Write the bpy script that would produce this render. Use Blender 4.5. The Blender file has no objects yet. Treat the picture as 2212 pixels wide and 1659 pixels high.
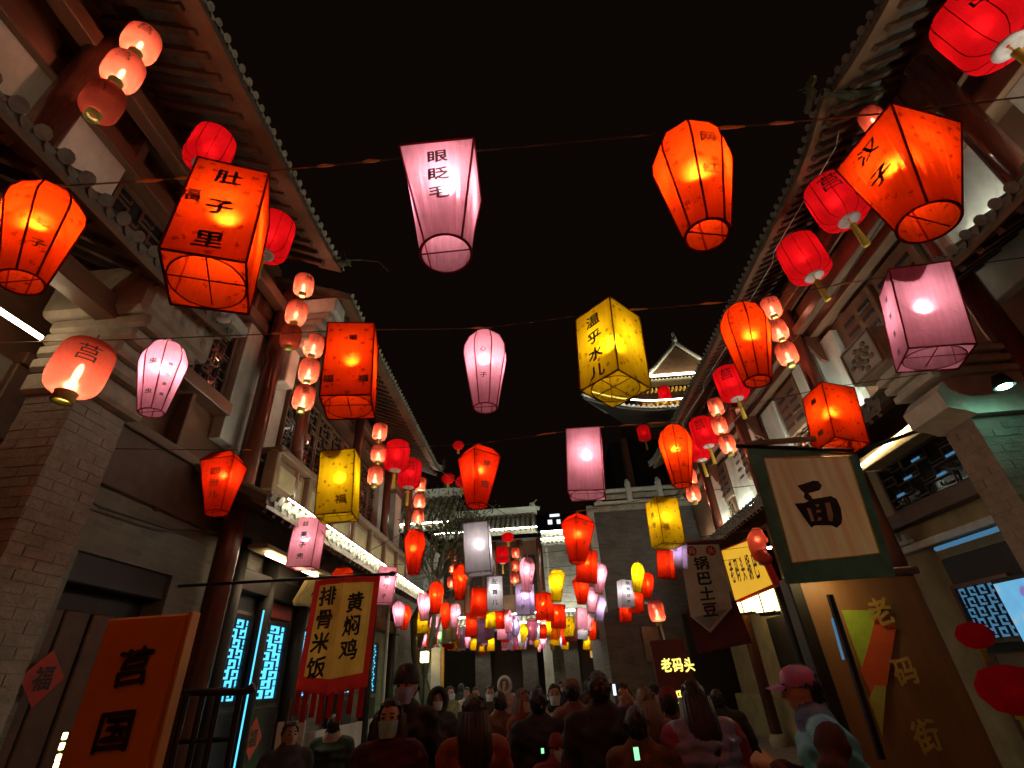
import bpy, bmesh, math, random
import numpy as np
from mathutils import Matrix, Vector

random.seed(11)
sc = bpy.context.scene
col = sc.collection
R = math.radians

# ------------------------------------------------------------------ camera
# measured in a 2212 x 1659 frame: focal length, zenith and street vanishing points
FPX, CX, CY = 1052.0, 1106.0, 829.5
EYE = np.array([0.0, 0.0, 1.65])
def _cv(u, v): return np.array([u - CX, CY - v, -FPX], float)
_up = _cv(990, -900); _up /= np.linalg.norm(_up)
_dr = _cv(1180, 1463); _dr -= _up * _dr.dot(_up); _dr /= np.linalg.norm(_dr)
_rt = np.cross(_dr, _up)
MC = np.array([_rt, _dr, _up])                 # camera axes -> world axes (street runs along +Y)
def AX(u, v, X): w = MC @ _cv(u, v); return EYE + w / w[0] * X
def AY(u, v, Y): w = MC @ _cv(u, v); return EYE + w / w[1] * Y
def AZ(u, v, Z): w = MC @ _cv(u, v); return EYE + w / w[2] * (Z - EYE[2])
def depth(P): return -(MC.T @ (np.array(P) - EYE))[2]

cam_d = bpy.data.cameras.new('camera'); cam = bpy.data.objects.new('camera', cam_d); col.objects.link(cam)
cam_d.sensor_width = 36; cam_d.lens = FPX / 2212 * 36; cam_d.clip_start = 0.05; cam_d.clip_end = 600
mw = Matrix.Identity(4)
for i in range(3):
    for j in range(3): mw[i][j] = MC[i][j]
    mw[i][3] = EYE[i]
cam.matrix_world = mw
sc.camera = cam

# ------------------------------------------------------------------ world, moonlight, exposure
world = bpy.data.worlds.new('World'); sc.world = world; world.use_nodes = True
nt = world.node_tree; bg = nt.nodes['Background']
bg.inputs[0].default_value = (0.0042, 0.0020, 0.0013, 1); bg.inputs[1].default_value = 0.55
sun_d = bpy.data.lights.new('moon', 'SUN'); sun_d.energy = 0.004; sun_d.angle = R(0.6); sun_d.color = (0.8, 0.85, 1)
sun = bpy.data.objects.new('moon', sun_d); sun.rotation_euler = (R(25), R(-20), 0); col.objects.link(sun)
sc.view_settings.view_transform = 'Standard'; sc.view_settings.look = 'None'
sc.view_settings.exposure = 0.6; sc.view_settings.gamma = 1.0
sc.render.engine = 'CYCLES'
cy = sc.cycles
cy.use_denoising = True
try: cy.denoiser = 'OPENIMAGEDENOISE'
except Exception: pass
cy.max_bounces = 6; cy.diffuse_bounces = 3; cy.glossy_bounces = 2; cy.transmission_bounces = 4; cy.transparent_max_bounces = 10
cy.sample_clamp_indirect = 3.0; cy.caustics_reflective = False; cy.caustics_refractive = False
cy.use_light_tree = True

# ------------------------------------------------------------------ materials
MATS = {}
def _new(name):
    m = bpy.data.materials.new(name); m.use_nodes = True; MATS[name] = m
    return m, m.node_tree.nodes, m.node_tree.links
def mat(name, c1, c2=None, rough=0.6, scale=5.0, bump=0.0, metal=0.0, stretch=(1, 1, 1), bscale=None, spec=0.5, local=False):
    m, N, L = _new(name); p = N['Principled BSDF']
    p.inputs['Roughness'].default_value = rough; p.inputs['Metallic'].default_value = metal
    p.inputs['Specular IOR Level'].default_value = spec
    if c2 is None: c2 = tuple(x * 0.62 for x in c1)
    if local: tc = N.new('ShaderNodeTexCoord'); src = tc.outputs['Object']
    else: tc = N.new('ShaderNodeNewGeometry'); src = tc.outputs['Position']
    mp = N.new('ShaderNodeMapping'); mp.inputs['Scale'].default_value = stretch; L.new(src, mp.inputs[0])
    nz = N.new('ShaderNodeTexNoise'); nz.inputs['Scale'].default_value = scale; nz.inputs['Detail'].default_value = 6; nz.inputs['Roughness'].default_value = 0.65
    L.new(mp.outputs[0], nz.inputs['Vector'])
    cr = N.new('ShaderNodeValToRGB'); cr.color_ramp.elements[0].position = 0.32; cr.color_ramp.elements[1].position = 0.68
    cr.color_ramp.elements[0].color = (*c2, 1); cr.color_ramp.elements[1].color = (*c1, 1)
    L.new(nz.outputs['Fac'], cr.inputs[0]); L.new(cr.outputs[0], p.inputs['Base Color'])
    if bump:
        nb = N.new('ShaderNodeTexNoise'); nb.inputs['Scale'].default_value = bscale or scale * 5; nb.inputs['Detail'].default_value = 5
        L.new(mp.outputs[0], nb.inputs['Vector'])
        b = N.new('ShaderNodeBump'); b.inputs['Strength'].default_value = bump; b.inputs['Distance'].default_value = 0.02
        L.new(nb.outputs['Fac'], b.inputs['Height']); L.new(b.outputs[0], p.inputs['Normal'])
    return m
def emit(name, c, s, sample=True):
    m, N, L = _new(name); N.remove(N['Principled BSDF'])
    e = N.new('ShaderNodeEmission'); e.inputs[0].default_value = (*c, 1); e.inputs[1].default_value = s
    L.new(e.outputs[0], N['Material Output'].inputs[0])
    if not sample: m.cycles.emission_sampling = 'NONE'
    return m
def paper(name, c, clear=0.10, fleck=0.0, diff=0.34, fwd=0.17, dens=0.35):
    """thin dyed silk: mostly translucent, a little light straight through, printed flecks"""
    m, N, L = _new(name); N.remove(N['Principled BSDF'])
    tc = N.new('ShaderNodeTexCoord'); base = N.new('ShaderNodeRGB'); base.outputs[0].default_value = (*c, 1); out = base.outputs[0]
    nz = N.new('ShaderNodeTexNoise'); nz.inputs['Scale'].default_value = 9; nz.inputs['Detail'].default_value = 4
    L.new(tc.outputs['Object'], nz.inputs['Vector'])
    mr = N.new('ShaderNodeMapRange'); mr.inputs[3].default_value = 0.78; mr.inputs[4].default_value = 1.1
    L.new(nz.outputs['Fac'], mr.inputs[0])
    mm = N.new('ShaderNodeMix'); mm.data_type = 'RGBA'; mm.blend_type = 'MULTIPLY'; mm.inputs[0].default_value = 1
    L.new(out, mm.inputs[6]); L.new(mr.outputs[0], mm.inputs[7]); out = mm.outputs[2]
    if fleck:
        vo = N.new('ShaderNodeTexVoronoi'); vo.inputs['Scale'].default_value = 17; vo.inputs['Randomness'].default_value = 0.9
        n2 = N.new('ShaderNodeTexNoise'); n2.inputs['Scale'].default_value = 130; n2.inputs['Detail'].default_value = 2
        L.new(tc.outputs['Object'], vo.inputs['Vector']); L.new(tc.outputs['Object'], n2.inputs['Vector'])
        a = N.new('ShaderNodeMath'); a.operation = 'MULTIPLY_ADD'; a.inputs[1].default_value = 0.9; L.new(n2.outputs['Fac'], a.inputs[0]); L.new(vo.outputs['Distance'], a.inputs[2])
        lt = N.new('ShaderNodeMapRange'); lt.inputs[1].default_value = 0.62; lt.inputs[2].default_value = 0.70; lt.inputs[3].default_value = 1 - fleck; lt.inputs[4].default_value = 1.0
        L.new(a.outputs[0], lt.inputs[0])
        m2 = N.new('ShaderNodeMix'); m2.data_type = 'RGBA'; m2.blend_type = 'MULTIPLY'; m2.inputs[0].default_value = 1
        L.new(out, m2.inputs[6]); L.new(lt.outputs[0], m2.inputs[7]); out = m2.outputs[2]
    mp = N.new('ShaderNodeMapping'); mp.inputs['Scale'].default_value = (70, 70, 5); L.new(tc.outputs['Object'], mp.inputs[0])
    wv = N.new('ShaderNodeTexNoise'); wv.inputs['Scale'].default_value = 1.0; wv.inputs['Detail'].default_value = 3; L.new(mp.outputs[0], wv.inputs['Vector'])
    wr = N.new('ShaderNodeMapRange'); wr.inputs[3].default_value = 0.72; wr.inputs[4].default_value = 1.18; L.new(wv.outputs['Fac'], wr.inputs[0])
    w2 = N.new('ShaderNodeMix'); w2.data_type = 'RGBA'; w2.blend_type = 'MULTIPLY'; w2.inputs[0].default_value = 1; L.new(out, w2.inputs[6]); L.new(wr.outputs[0], w2.inputs[7]); out = w2.outputs[2]
    bz = N.new('ShaderNodeTexNoise'); bz.inputs['Scale'].default_value = 13; bz.inputs['Detail'].default_value = 2; bz.inputs['Distortion'].default_value = 1.2; L.new(tc.outputs['Object'], bz.inputs['Vector'])
    bu = N.new('ShaderNodeBump'); bu.inputs['Strength'].default_value = 0.35; bu.inputs['Distance'].default_value = 0.02; L.new(bz.outputs['Fac'], bu.inputs['Height'])
    dk = N.new('ShaderNodeMix'); dk.data_type = 'RGBA'; dk.blend_type = 'MULTIPLY'; dk.inputs[0].default_value = 1; L.new(out, dk.inputs[6]); dk.inputs[7].default_value = (dens, dens, dens, 1)
    tr = N.new('ShaderNodeBsdfTranslucent'); L.new(dk.outputs[2], tr.inputs[0])
    df = N.new('ShaderNodeBsdfDiffuse'); L.new(out, df.inputs[0]); L.new(bu.outputs[0], df.inputs['Normal']); L.new(bu.outputs[0], tr.inputs['Normal'])
    gm = N.new('ShaderNodeGamma'); gm.inputs[1].default_value = 0.35; L.new(out, gm.inputs[0])
    tp = N.new('ShaderNodeBsdfTransparent'); L.new(gm.outputs[0], tp.inputs[0])
    rf = N.new('ShaderNodeBsdfRefraction'); rf.inputs['IOR'].default_value = 1.3; rf.inputs['Roughness'].default_value = 0.92; L.new(out, rf.inputs[0])
    x1 = N.new('ShaderNodeMixShader'); x1.inputs[0].default_value = diff; L.new(tr.outputs[0], x1.inputs[1]); L.new(df.outputs[0], x1.inputs[2])
    x3 = N.new('ShaderNodeMixShader'); x3.inputs[0].default_value = fwd; L.new(x1.outputs[0], x3.inputs[1]); L.new(rf.outputs[0], x3.inputs[2])
    x2 = N.new('ShaderNodeMixShader'); x2.inputs[0].default_value = clear; L.new(x3.outputs[0], x2.inputs[1]); L.new(tp.outputs[0], x2.inputs[2])
    L.new(x2.outputs[0], N['Material Output'].inputs[0])
    return m
def sheer(name):
    m = MATS[name]; N, L = m.node_tree.nodes, m.node_tree.links; p = N['Principled BSDF']; src = p.inputs['Base Color'].links[0].from_socket
    t = N.new('ShaderNodeBsdfTranslucent'); L.new(src, t.inputs[0]); x = N.new('ShaderNodeMixShader'); x.inputs[0].default_value = 0.42
    L.new(p.outputs[0], x.inputs[1]); L.new(t.outputs[0], x.inputs[2]); L.new(x.outputs[0], N['Material Output'].inputs[0])
def brickmat(name, c1, c2, cm, sx=0.26, sz=0.075, axis='x'):
    """small far bricks: colour and shallow relief only. axis = horizontal world axis of the wall"""
    m, N, L = _new(name); p = N['Principled BSDF']; p.inputs['Roughness'].default_value = 0.85
    g = N.new('ShaderNodeNewGeometry'); s = N.new('ShaderNodeSeparateXYZ'); L.new(g.outputs['Position'], s.inputs[0])
    cb = N.new('ShaderNodeCombineXYZ'); L.new(s.outputs[0 if axis == 'x' else 1], cb.inputs[0]); L.new(s.outputs[2], cb.inputs[1])
    b = N.new('ShaderNodeTexBrick'); b.inputs['Scale'].default_value = 1; b.inputs['Brick Width'].default_value = sx; b.inputs['Row Height'].default_value = sz
    b.inputs['Mortar Size'].default_value = 0.006; b.inputs['Color1'].default_value = (*c1, 1); b.inputs['Color2'].default_value = (*c2, 1); b.inputs['Mortar'].default_value = (*cm, 1)
    L.new(cb.outputs[0], b.inputs['Vector'])
    nz = N.new('ShaderNodeTexNoise'); nz.inputs['Scale'].default_value = 2.2; nz.inputs['Detail'].default_value = 8; L.new(g.outputs['Position'], nz.inputs['Vector'])
    mr = N.new('ShaderNodeMapRange'); mr.inputs[3].default_value = 0.45; mr.inputs[4].default_value = 1.35; L.new(nz.outputs['Fac'], mr.inputs[0])
    mx = N.new('ShaderNodeMix'); mx.data_type = 'RGBA'; mx.blend_type = 'MULTIPLY'; mx.inputs[0].default_value = 1
    L.new(b.outputs['Color'], mx.inputs[6]); L.new(mr.outputs[0], mx.inputs[7]); L.new(mx.outputs[2], p.inputs['Base Color'])
    bp = N.new('ShaderNodeBump'); bp.inputs['Strength'].default_value = 0.6; bp.inputs['Distance'].default_value = 0.01; bp.invert = True
    L.new(b.outputs['Fac'], bp.inputs['Height']); L.new(bp.outputs[0], p.inputs['Normal'])
    return m

mat('wood', (0.16, 0.080, 0.045), (0.085, 0.042, 0.024), 0.38, 3, 0.15, stretch=(1, 0.25, 1))
mat('column', (0.15, 0.048, 0.028), (0.085, 0.028, 0.017), 0.22, 4, 0.06, stretch=(1, 1, 0.2))
mat('soffit', (0.20, 0.115, 0.060), (0.13, 0.072, 0.038), 0.55, 4, 0.1)
mat('rafter', (0.125, 0.068, 0.040), (0.065, 0.035, 0.021), 0.6, 7, 0.1)
mat('lacquer', (0.020, 0.017, 0.015), (0.010, 0.008, 0.007), 0.5, 4, 0.1, spec=0.3)
mat('plaster', (0.62, 0.62, 0.54), (0.36, 0.35, 0.30), 0.85, 2.6, 0.25, stretch=(1, 1, 0.45))
mat('stone', (0.40, 0.36, 0.29), (0.23, 0.205, 0.165), 0.8, 5, 0.4)
mat('stone_light', (0.62, 0.62, 0.55), (0.44, 0.43, 0.38), 0.75, 6, 0.25)
mat('brick_piece', (0.33, 0.30, 0.26), (0.21, 0.19, 0.16), 0.88, 9, 0.5)
mat('mortar', (0.28, 0.265, 0.24), (0.18, 0.17, 0.15), 0.95, 20, 0.3)
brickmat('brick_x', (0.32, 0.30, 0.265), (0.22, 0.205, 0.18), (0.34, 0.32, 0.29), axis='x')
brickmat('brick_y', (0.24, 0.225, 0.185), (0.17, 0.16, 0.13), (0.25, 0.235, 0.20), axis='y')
brickmat('brick_dark', (0.12, 0.105, 0.09), (0.08, 0.07, 0.06), (0.13, 0.12, 0.105), axis='x')
mat('tile', (0.17, 0.165, 0.135), (0.08, 0.075, 0.06), 0.7, 8, 0.35)
mat('tile_pale', (0.50, 0.48, 0.36), (0.28, 0.26, 0.18), 0.75, 7, 0.3)
mat('tile_edge', (0.42, 0.40, 0.30), (0.20, 0.18, 0.12), 0.6, 11, 0.3)
mat('pavement', (0.30, 0.265, 0.24), (0.17, 0.15, 0.135), 0.55, 1.3, 0.25, bscale=18)
mat('dado', (0.40, 0.34, 0.30), (0.28, 0.24, 0.21), 0.8, 3, 0.3)
mat('ochre_wall', (0.38, 0.30, 0.15), (0.23, 0.175, 0.085), 0.8, 3, 0.25)
mat('glass_dark', (0.02, 0.022, 0.025), (0.012, 0.012, 0.015), 0.12, 3)
mat('metal_dark', (0.03, 0.028, 0.026), None, 0.4, 8, 0.05, metal=0.6)
mat('wire', (0.06, 0.045, 0.03), None, 0.5)
mat('ink', (0.008, 0.006, 0.006), None, 0.55, local=True)
mat('ink_red', (0.07, 0.010, 0.006), None, 0.6, local=True)
mat('gold', (0.72, 0.50, 0.14), (0.5, 0.32, 0.08), 0.4, 9, 0.1, metal=0.2)
mat('board_brown', (0.30, 0.155, 0.065), (0.19, 0.09, 0.038), 0.45, 3, 0.2, stretch=(1, 1, .15))
mat('tassel', (0.65, 0.42, 0.04), (0.45, 0.25, 0.02), 0.8, 60, 0.2, local=True)
mat('cap_yellow', (0.55, 0.52, 0.12), (0.35, 0.33, 0.08), 0.55, 12, local=True)
mat('cap_pale', (0.6, 0.45, 0.42), None, 0.4, 12, local=True)
mat('tie', (0.65, 0.22, 0.03), (0.5, 0.3, 0.05), 0.5, 30)
mat('red_paint', (0.33, 0.030, 0.016), (0.22, 0.02, 0.012), 0.5, 5, 0.1)
mat('banner_red', (0.66, 0.030, 0.022), (0.50, 0.022, 0.016), 0.8, 8, 0.2)
mat('banner_yellow', (0.82, 0.50, 0.10), (0.68, 0.38, 0.07), 0.8, 5, 0.2)
mat('banner_white', (0.76, 0.66, 0.56), (0.58, 0.48, 0.40), 0.85, 3, 0.35)
mat('banner_teal', (0.06, 0.13, 0.11), (0.03, 0.07, 0.06), 0.85, 4, 0.3)
mat('banner_maroon', (0.13, 0.018, 0.015), (0.08, 0.012, 0.01), 0.85, 5, 0.2)
mat('sign_orange', (0.76, 0.29, 0.020), (0.62, 0.22, 0.015), 0.5, 3, 0.05)
mat('sign_edge', (0.62, 0.22, 0.03), None, 0.5, 4)
mat('paper_red', (0.55, 0.04, 0.02), (0.42, 0.03, 0.02), 0.6, 6)
mat('moss', (0.10, 0.11, 0.05), (0.05, 0.045, 0.03), 0.9, 9, 0.5)
mat('leaf', (0.065, 0.11, 0.03), (0.03, 0.06, 0.015), 0.6, 3)
mat('bark', (0.10, 0.085, 0.055), (0.05, 0.04, 0.025), 0.9, 8, 0.6, stretch=(1, 1, .3))
for nm in ('banner_red', 'banner_yellow', 'banner_white', 'banner_teal'): sheer(nm)
emit('led_white', (1.0, 0.93, 0.74), 14.0)
emit('led_cool', (0.80, 0.95, 0.86), 14.0)
emit('led_strong', (0.97, 1.0, 0.80), 50.0)
emit('led_edge', (1.0, 0.95, 0.74), 75.0)
emit('led_wall', (0.92, 1.0, 0.84), 110.0)
emit('led_warm', (1.0, 0.86, 0.55), 26.0)
emit('led_blue', (0.05, 0.32, 1.0), 2.2)
emit('tube_warm', (1.0, 0.74, 0.44), 14.0)
emit('pane_cyan', (0.10, 0.62, 1.0), 1.05)
emit('pane_cyan_dim', (0.12, 0.36, 0.62), 0.30)
emit('pane_warm', (1.0, 0.76, 0.26), 5.0)
emit('pane_hot', (1.0, 0.72, 0.30), 11.0)
emit('bulb_warm', (1.0, 0.78, 0.45), 2.0, False)
emit('bulb_white', (1.0, 0.95, 0.84), 2.0, False)
emit('bulb_flame', (1.0, 0.62, 0.42), 16.0, False)
emit('glow_gold', (1.0, 0.66, 0.20), 25.0)
emit('glow_gold_dim', (1.0, 0.55, 0.16), 0.35)
emit('window_white', (0.85, 0.92, 1.0), 0.9)
emit('screen_green', (0.25, 1.0, 0.35), 1.2)
emit('screen_blue', (0.6, 0.8, 1.0), 1.4)
emit('letter_lit', (1.0, 0.85, 0.15), 1.1)
emit('lamp_green', (0.35, 1.0, 0.70), 30.0)
emit('lamp_cool', (0.75, 0.92, 1.0), 25.0)
paper('silk_orange', (0.80, 0.050, 0.003), 0.07, 0.55)
paper('silk_red', (0.78, 0.030, 0.005), 0.07, 0.45)
paper('silk_pink', (0.85, 0.30, 0.40), 0.07, 0.0, 0.34, 0.13, 0.66)
paper('silk_yellow', (0.82, 0.53, 0.008), 0.07, 0.6, 0.34, 0.14, 0.62)
paper('silk_grey', (0.70, 0.62, 0.66), 0.07, 0.0, 0.34, 0.20, 0.60)
paper('silk_lilac', (0.66, 0.44, 0.72), 0.07, 0.0, 0.34, 0.20, 0.60)
paper('silk_green', (0.35, 0.80, 0.25), 0.07, 0.0, 0.34, 0.20, 0.60)
paper('rib_red', (0.30, 0.006, 0.004), 0.0, 0.0, 0.3, 0.0, 0.55)
paper('rib_pink', (0.50, 0.06, 0.10), 0.0, 0.0, 0.3, 0.0, 0.5)
paper('rib_yellow', (0.40, 0.17, 0.004), 0.0, 0.0, 0.3, 0.0, 0.5)
paper('rib_grey', (0.42, 0.26, 0.36), 0.0, 0.0, 0.3, 0.0, 0.5)
paper('silk_salmon', (0.85, 0.135, 0.075), 0.20, 0.0, 0.3, 0.16, 0.34)
paper('silk_crimson', (0.80, 0.012, 0.022), 0.05, 0.0, 0.35, 0.05, 0.75)

# ------------------------------------------------------------------ mesh helpers
class MB:
    """collects faces; build() turns them into ONE mesh"""
    def __init__(s): s.v = []; s.f = []; s.mi = []
    def add(s, vs, fs, mi=0):
        o = len(s.v); s.v += [tuple(map(float, p)) for p in vs]; s.f += [tuple(i + o for i in f) for f in fs]; s.mi += [mi] * len(fs); return s
    def box(s, x0, x1, y0, y1, z0, z1, mi=0):
        x0, x1 = min(x0, x1), max(x0, x1); y0, y1 = min(y0, y1), max(y0, y1); z0, z1 = min(z0, z1), max(z0, z1)
        return s.add([(x0, y0, z0), (x1, y0, z0), (x1, y1, z0), (x0, y1, z0), (x0, y0, z1), (x1, y0, z1), (x1, y1, z1), (x0, y1, z1)],
                     [(0, 3, 2, 1), (4, 5, 6, 7), (0, 1, 5, 4), (1, 2, 6, 5), (2, 3, 7, 6), (3, 0, 4, 7)], mi)
    def cbox(s, x0, x1, y0, y1, z0, z1, c=0.01, mi=0):
        """box with chamfered vertical and horizontal edges"""
        x0, x1 = min(x0, x1), max(x0, x1); y0, y1 = min(y0, y1), max(y0, y1); z0, z1 = min(z0, z1), max(z0, z1)
        bm = bmesh.new(); bmesh.ops.create_cube(bm, size=1)
        for v in bm.verts:
            v.co = ((x0 + x1) / 2 + v.co.x * (x1 - x0), (y0 + y1) / 2 + v.co.y * (y1 - y0), (z0 + z1) / 2 + v.co.z * (z1 - z0))
        bmesh.ops.bevel(bm, geom=bm.edges[:], offset=c, segments=1, affect='EDGES')
        bm.verts.index_update(); s.add([v.co[:] for v in bm.verts], [[v.index for v in f.verts] for f in bm.faces], mi); bm.free(); return s
    def tube(s, pts, r, n=6, mi=0, cap=True):
        pts = [Vector(p) for p in pts]; rr = r if isinstance(r, (list, tuple)) else [r] * len(pts)
        vs = []; fs = []; a = None
        for i, p in enumerate(pts):
            d = (pts[min(i + 1, len(pts) - 1)] - pts[max(i - 1, 0)]).normalized()
            if a is None: a = d.orthogonal().normalized()
            a = (a - d * a.dot(d)).normalized(); b = d.cross(a)
            for k in range(n):
                t = 2 * math.pi * k / n; vs.append(p + (a * math.cos(t) + b * math.sin(t)) * rr[i])
        for i in range(len(pts) - 1):
            for k in range(n): fs.append((i * n + k, i * n + (k + 1) % n, (i + 1) * n + (k + 1) % n, (i + 1) * n + k))
        if cap: fs.append(tuple(range(n - 1, -1, -1))); fs.append(tuple((len(pts) - 1) * n + k for k in range(n)))
        return s.add(vs, fs, mi)
    def lathe(s, prof, n=16, c=(0, 0, 0), mi=0, cap0=False, cap1=False):
        vs = []; fs = []
        for r, z in prof:
            for k in range(n): t = 2 * math.pi * k / n; vs.append((c[0] + r * math.cos(t), c[1] + r * math.sin(t), c[2] + z))
        for i in range(len(prof) - 1):
            for k in range(n): fs.append((i * n + k, i * n + (k + 1) % n, (i + 1) * n + (k + 1) % n, (i + 1) * n + k))
        if cap0: fs.append(tuple(range(n - 1, -1, -1)))
        if cap1: fs.append(tuple((len(prof) - 1) * n + k for k in range(n)))
        return s.add(vs, fs, mi)
    def torus(s, c, Rr, r, n=24, m=5, ax='z', mi=0):
        vs = []; fs = []
        for i in range(n):
            t = 2 * math.pi * i / n
            for j in range(m):
                q = 2 * math.pi * j / m; x = (Rr + r * math.cos(q)); p = (x * math.cos(t), x * math.sin(t), r * math.sin(q))
                if ax == 'y': p = (p[0], p[2], p[1])
                if ax == 'x': p = (p[2], p[0], p[1])
                vs.append((c[0] + p[0], c[1] + p[1], c[2] + p[2]))
        for i in range(n):
            for j in range(m): fs.append((i * m + j, ((i + 1) % n) * m + j, ((i + 1) % n) * m + (j + 1) % m, i * m + (j + 1) % m))
        return s.add(vs, fs, mi)
    def ell(s, c, r, n=10, m=7, mi=0):
        vs = []; fs = []
        for i in range(m + 1):
            a = -math.pi / 2 + math.pi * i / m
            for k in range(n): t = 2 * math.pi * k / n; vs.append((c[0] + r[0] * math.cos(a) * math.cos(t), c[1] + r[1] * math.cos(a) * math.sin(t), c[2] + r[2] * math.sin(a)))
        for i in range(m):
            for k in range(n): fs.append((i * n + k, i * n + (k + 1) % n, (i + 1) * n + (k + 1) % n, (i + 1) * n + k))
        return s.add(vs, fs, mi)
    def grid(s, fn, nu, nv, mi=0):
        vs = [fn(i / nu, j / nv) for j in range(nv + 1) for i in range(nu + 1)]
        return s.add(vs, [(j * (nu + 1) + i, j * (nu + 1) + i + 1, (j + 1) * (nu + 1) + i + 1, (j + 1) * (nu + 1) + i) for j in range(nv) for i in range(nu)], mi)
    def slab(s, poly, d, mi=0):
        """extrude a polygon (list of 3-D points) by vector d"""
        n = len(poly); d = Vector(d); a = [Vector(p) for p in poly]; b = [p + d for p in a]
        return s.add(a + b, [tuple(range(n - 1, -1, -1)), tuple(range(n, 2 * n))] + [(i, (i + 1) % n, n + (i + 1) % n, n + i) for i in range(n)], mi)
    def mesh(s, name, mats, smooth=False):
        m = bpy.data.meshes.new(name); m.from_pydata(s.v, [], s.f)
        for k in (mats if isinstance(mats, (list, tuple)) else [mats]): m.materials.append(MATS[k] if isinstance(k, str) else k)
        if any(s.mi): m.polygons.foreach_set('material_index', s.mi)
        bm = bmesh.new(); bm.from_mesh(m); bmesh.ops.recalc_face_normals(bm, faces=bm.faces); bm.to_mesh(m); bm.free()
        if smooth: m.polygons.foreach_set('use_smooth', [True] * len(m.polygons))
        m.update(); return m

LOC = {}
def tag(o, label=None, cat=None, group=None, kind=None):
    if label: o['label'] = label
    if cat: o['category'] = cat
    if group: o['group'] = group
    if kind: o['kind'] = kind
    return o
def thing(name, label, cat, loc=(0, 0, 0), group=None, rot=(0, 0, 0), scale=1.0):
    o = bpy.data.objects.new(name, None); col.objects.link(o); o.location = loc; o.rotation_euler = rot; o.scale = (scale,) * 3
    o.empty_display_size = 0.1
    tag(o, label, cat, group); LOC[o.name] = Matrix.Translation(Vector(loc)).inverted()
    return o
def part(name, mb, m, parent=None, smooth=False, world=True):
    """a mesh given in world coordinates (world=True) or in its parent's own coordinates"""
    me = mb.mesh(name, m, smooth) if isinstance(mb, MB) else mb
    o = bpy.data.objects.new(name, me); col.objects.link(o)
    if parent is not None:
        o.parent = parent
        if world and parent.name in LOC: o.matrix_parent_inverse = LOC[parent.name]
    return o
def piece(name, me, parent, loc, rot=(0, 0, 0), scale=(1, 1, 1)):
    o = bpy.data.objects.new(name, me); col.objects.link(o); o.location = loc; o.rotation_euler = rot; o.scale = scale
    o.parent = parent
    if parent.name in LOC: o.matrix_parent_inverse = LOC[parent.name]
    return o
def struct(name, mb, m): o = part(name, mb, m); o['kind'] = 'structure'; return o
def lamp(name, parent, loc, power, color, radius=0.04, world=False):
    d = bpy.data.lights.new(name, 'POINT'); d.energy = power; d.color = color; d.shadow_soft_size = 0.0 if radius < 0.2 else radius
    o = bpy.data.objects.new(name, d); col.objects.link(o); o.location = loc; o.parent = parent
    if world and parent.name in LOC: o.matrix_parent_inverse = LOC[parent.name]
    return o

# ------------------------------------------------------------------ lettering (flat print, outlines of the bundled font)
_CH = {}
_tmp = bpy.data.scenes.new('workbench')          # scratch scene, removed at the end: keeps evaluation fast
def evaluate(o):
    _tmp.collection.objects.link(o); vl = _tmp.view_layers[0]; vl.update()
    me = bpy.data.meshes.new_from_object(o.evaluated_get(vl.depsgraph)); _tmp.collection.objects.unlink(o); return me
def glyph(c):
    if c not in _CH:
        cu = bpy.data.curves.new('t', 'FONT'); cu.body = c; cu.size = 1; cu.align_x = 'CENTER'; cu.align_y = 'CENTER'; cu.resolution_u = 3
        o = bpy.data.objects.new('t', cu); me = evaluate(o)
        V = np.array([v.co[:] for v in me.vertices]) if len(me.vertices) else np.zeros((0, 3)); F = [tuple(p.vertices) for p in me.polygons]
        bpy.data.objects.remove(o); bpy.data.curves.remove(cu); bpy.data.meshes.remove(me)
        if len(V): V[:, 1] -= 0.075
        _CH[c] = (V, F)
    return _CH[c]
def lettering(parent, text, origin, ux, uy, size, step, mname, bold=0.012, sx=1.1, sy=0.92, world=False, wob=0.012, name='character', lift=0.003):
    """characters one under another, starting at origin, in the plane of unit vectors ux (right) and uy (up)"""
    ux = np.array(ux, float); uy = np.array(uy, float); n = np.cross(ux, uy); origin = np.array(origin, float); o = None
    for i, c in enumerate(text):
        if c == ' ': continue
        V, F = glyph(c); mb = MB()
        x = V[:, 0] * sx + wob * np.sin(V[:, 1] * 9 + i); y = V[:, 1] * sy + 0.05 * V[:, 0] + wob * np.sin(V[:, 0] * 8 + 2 * i)
        P = origin - uy * step * i + np.outer(x * size, ux) + np.outer(y * size, uy) + n * lift
        for q, (bx_, by_) in enumerate(((0, 0), (1, .4), (-1, -.4), (-.4, 1), (.4, -1), (0, 0))[:1 if bold <= 0 else 6]):   # brush weight: the outline inked again a hair aside
            mb.add(P + (ux * bx_ + uy * by_) * bold * size + n * .0003 * q, F)
        o = part(name, mb, mname, parent, world=world)
    return o
def leds(parent, pts, r=0.016, m='led_white', name='light_strip'):
    return part(name, MB().tube(pts, r, 5), m, parent)
# ================================================================== THE SETTING
g = MB().grid(lambda a, b: (-60 + 120 * a, -20 + 140 * b, 0.0), 4, 4)
struct('ground', g, 'pavement')

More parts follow.
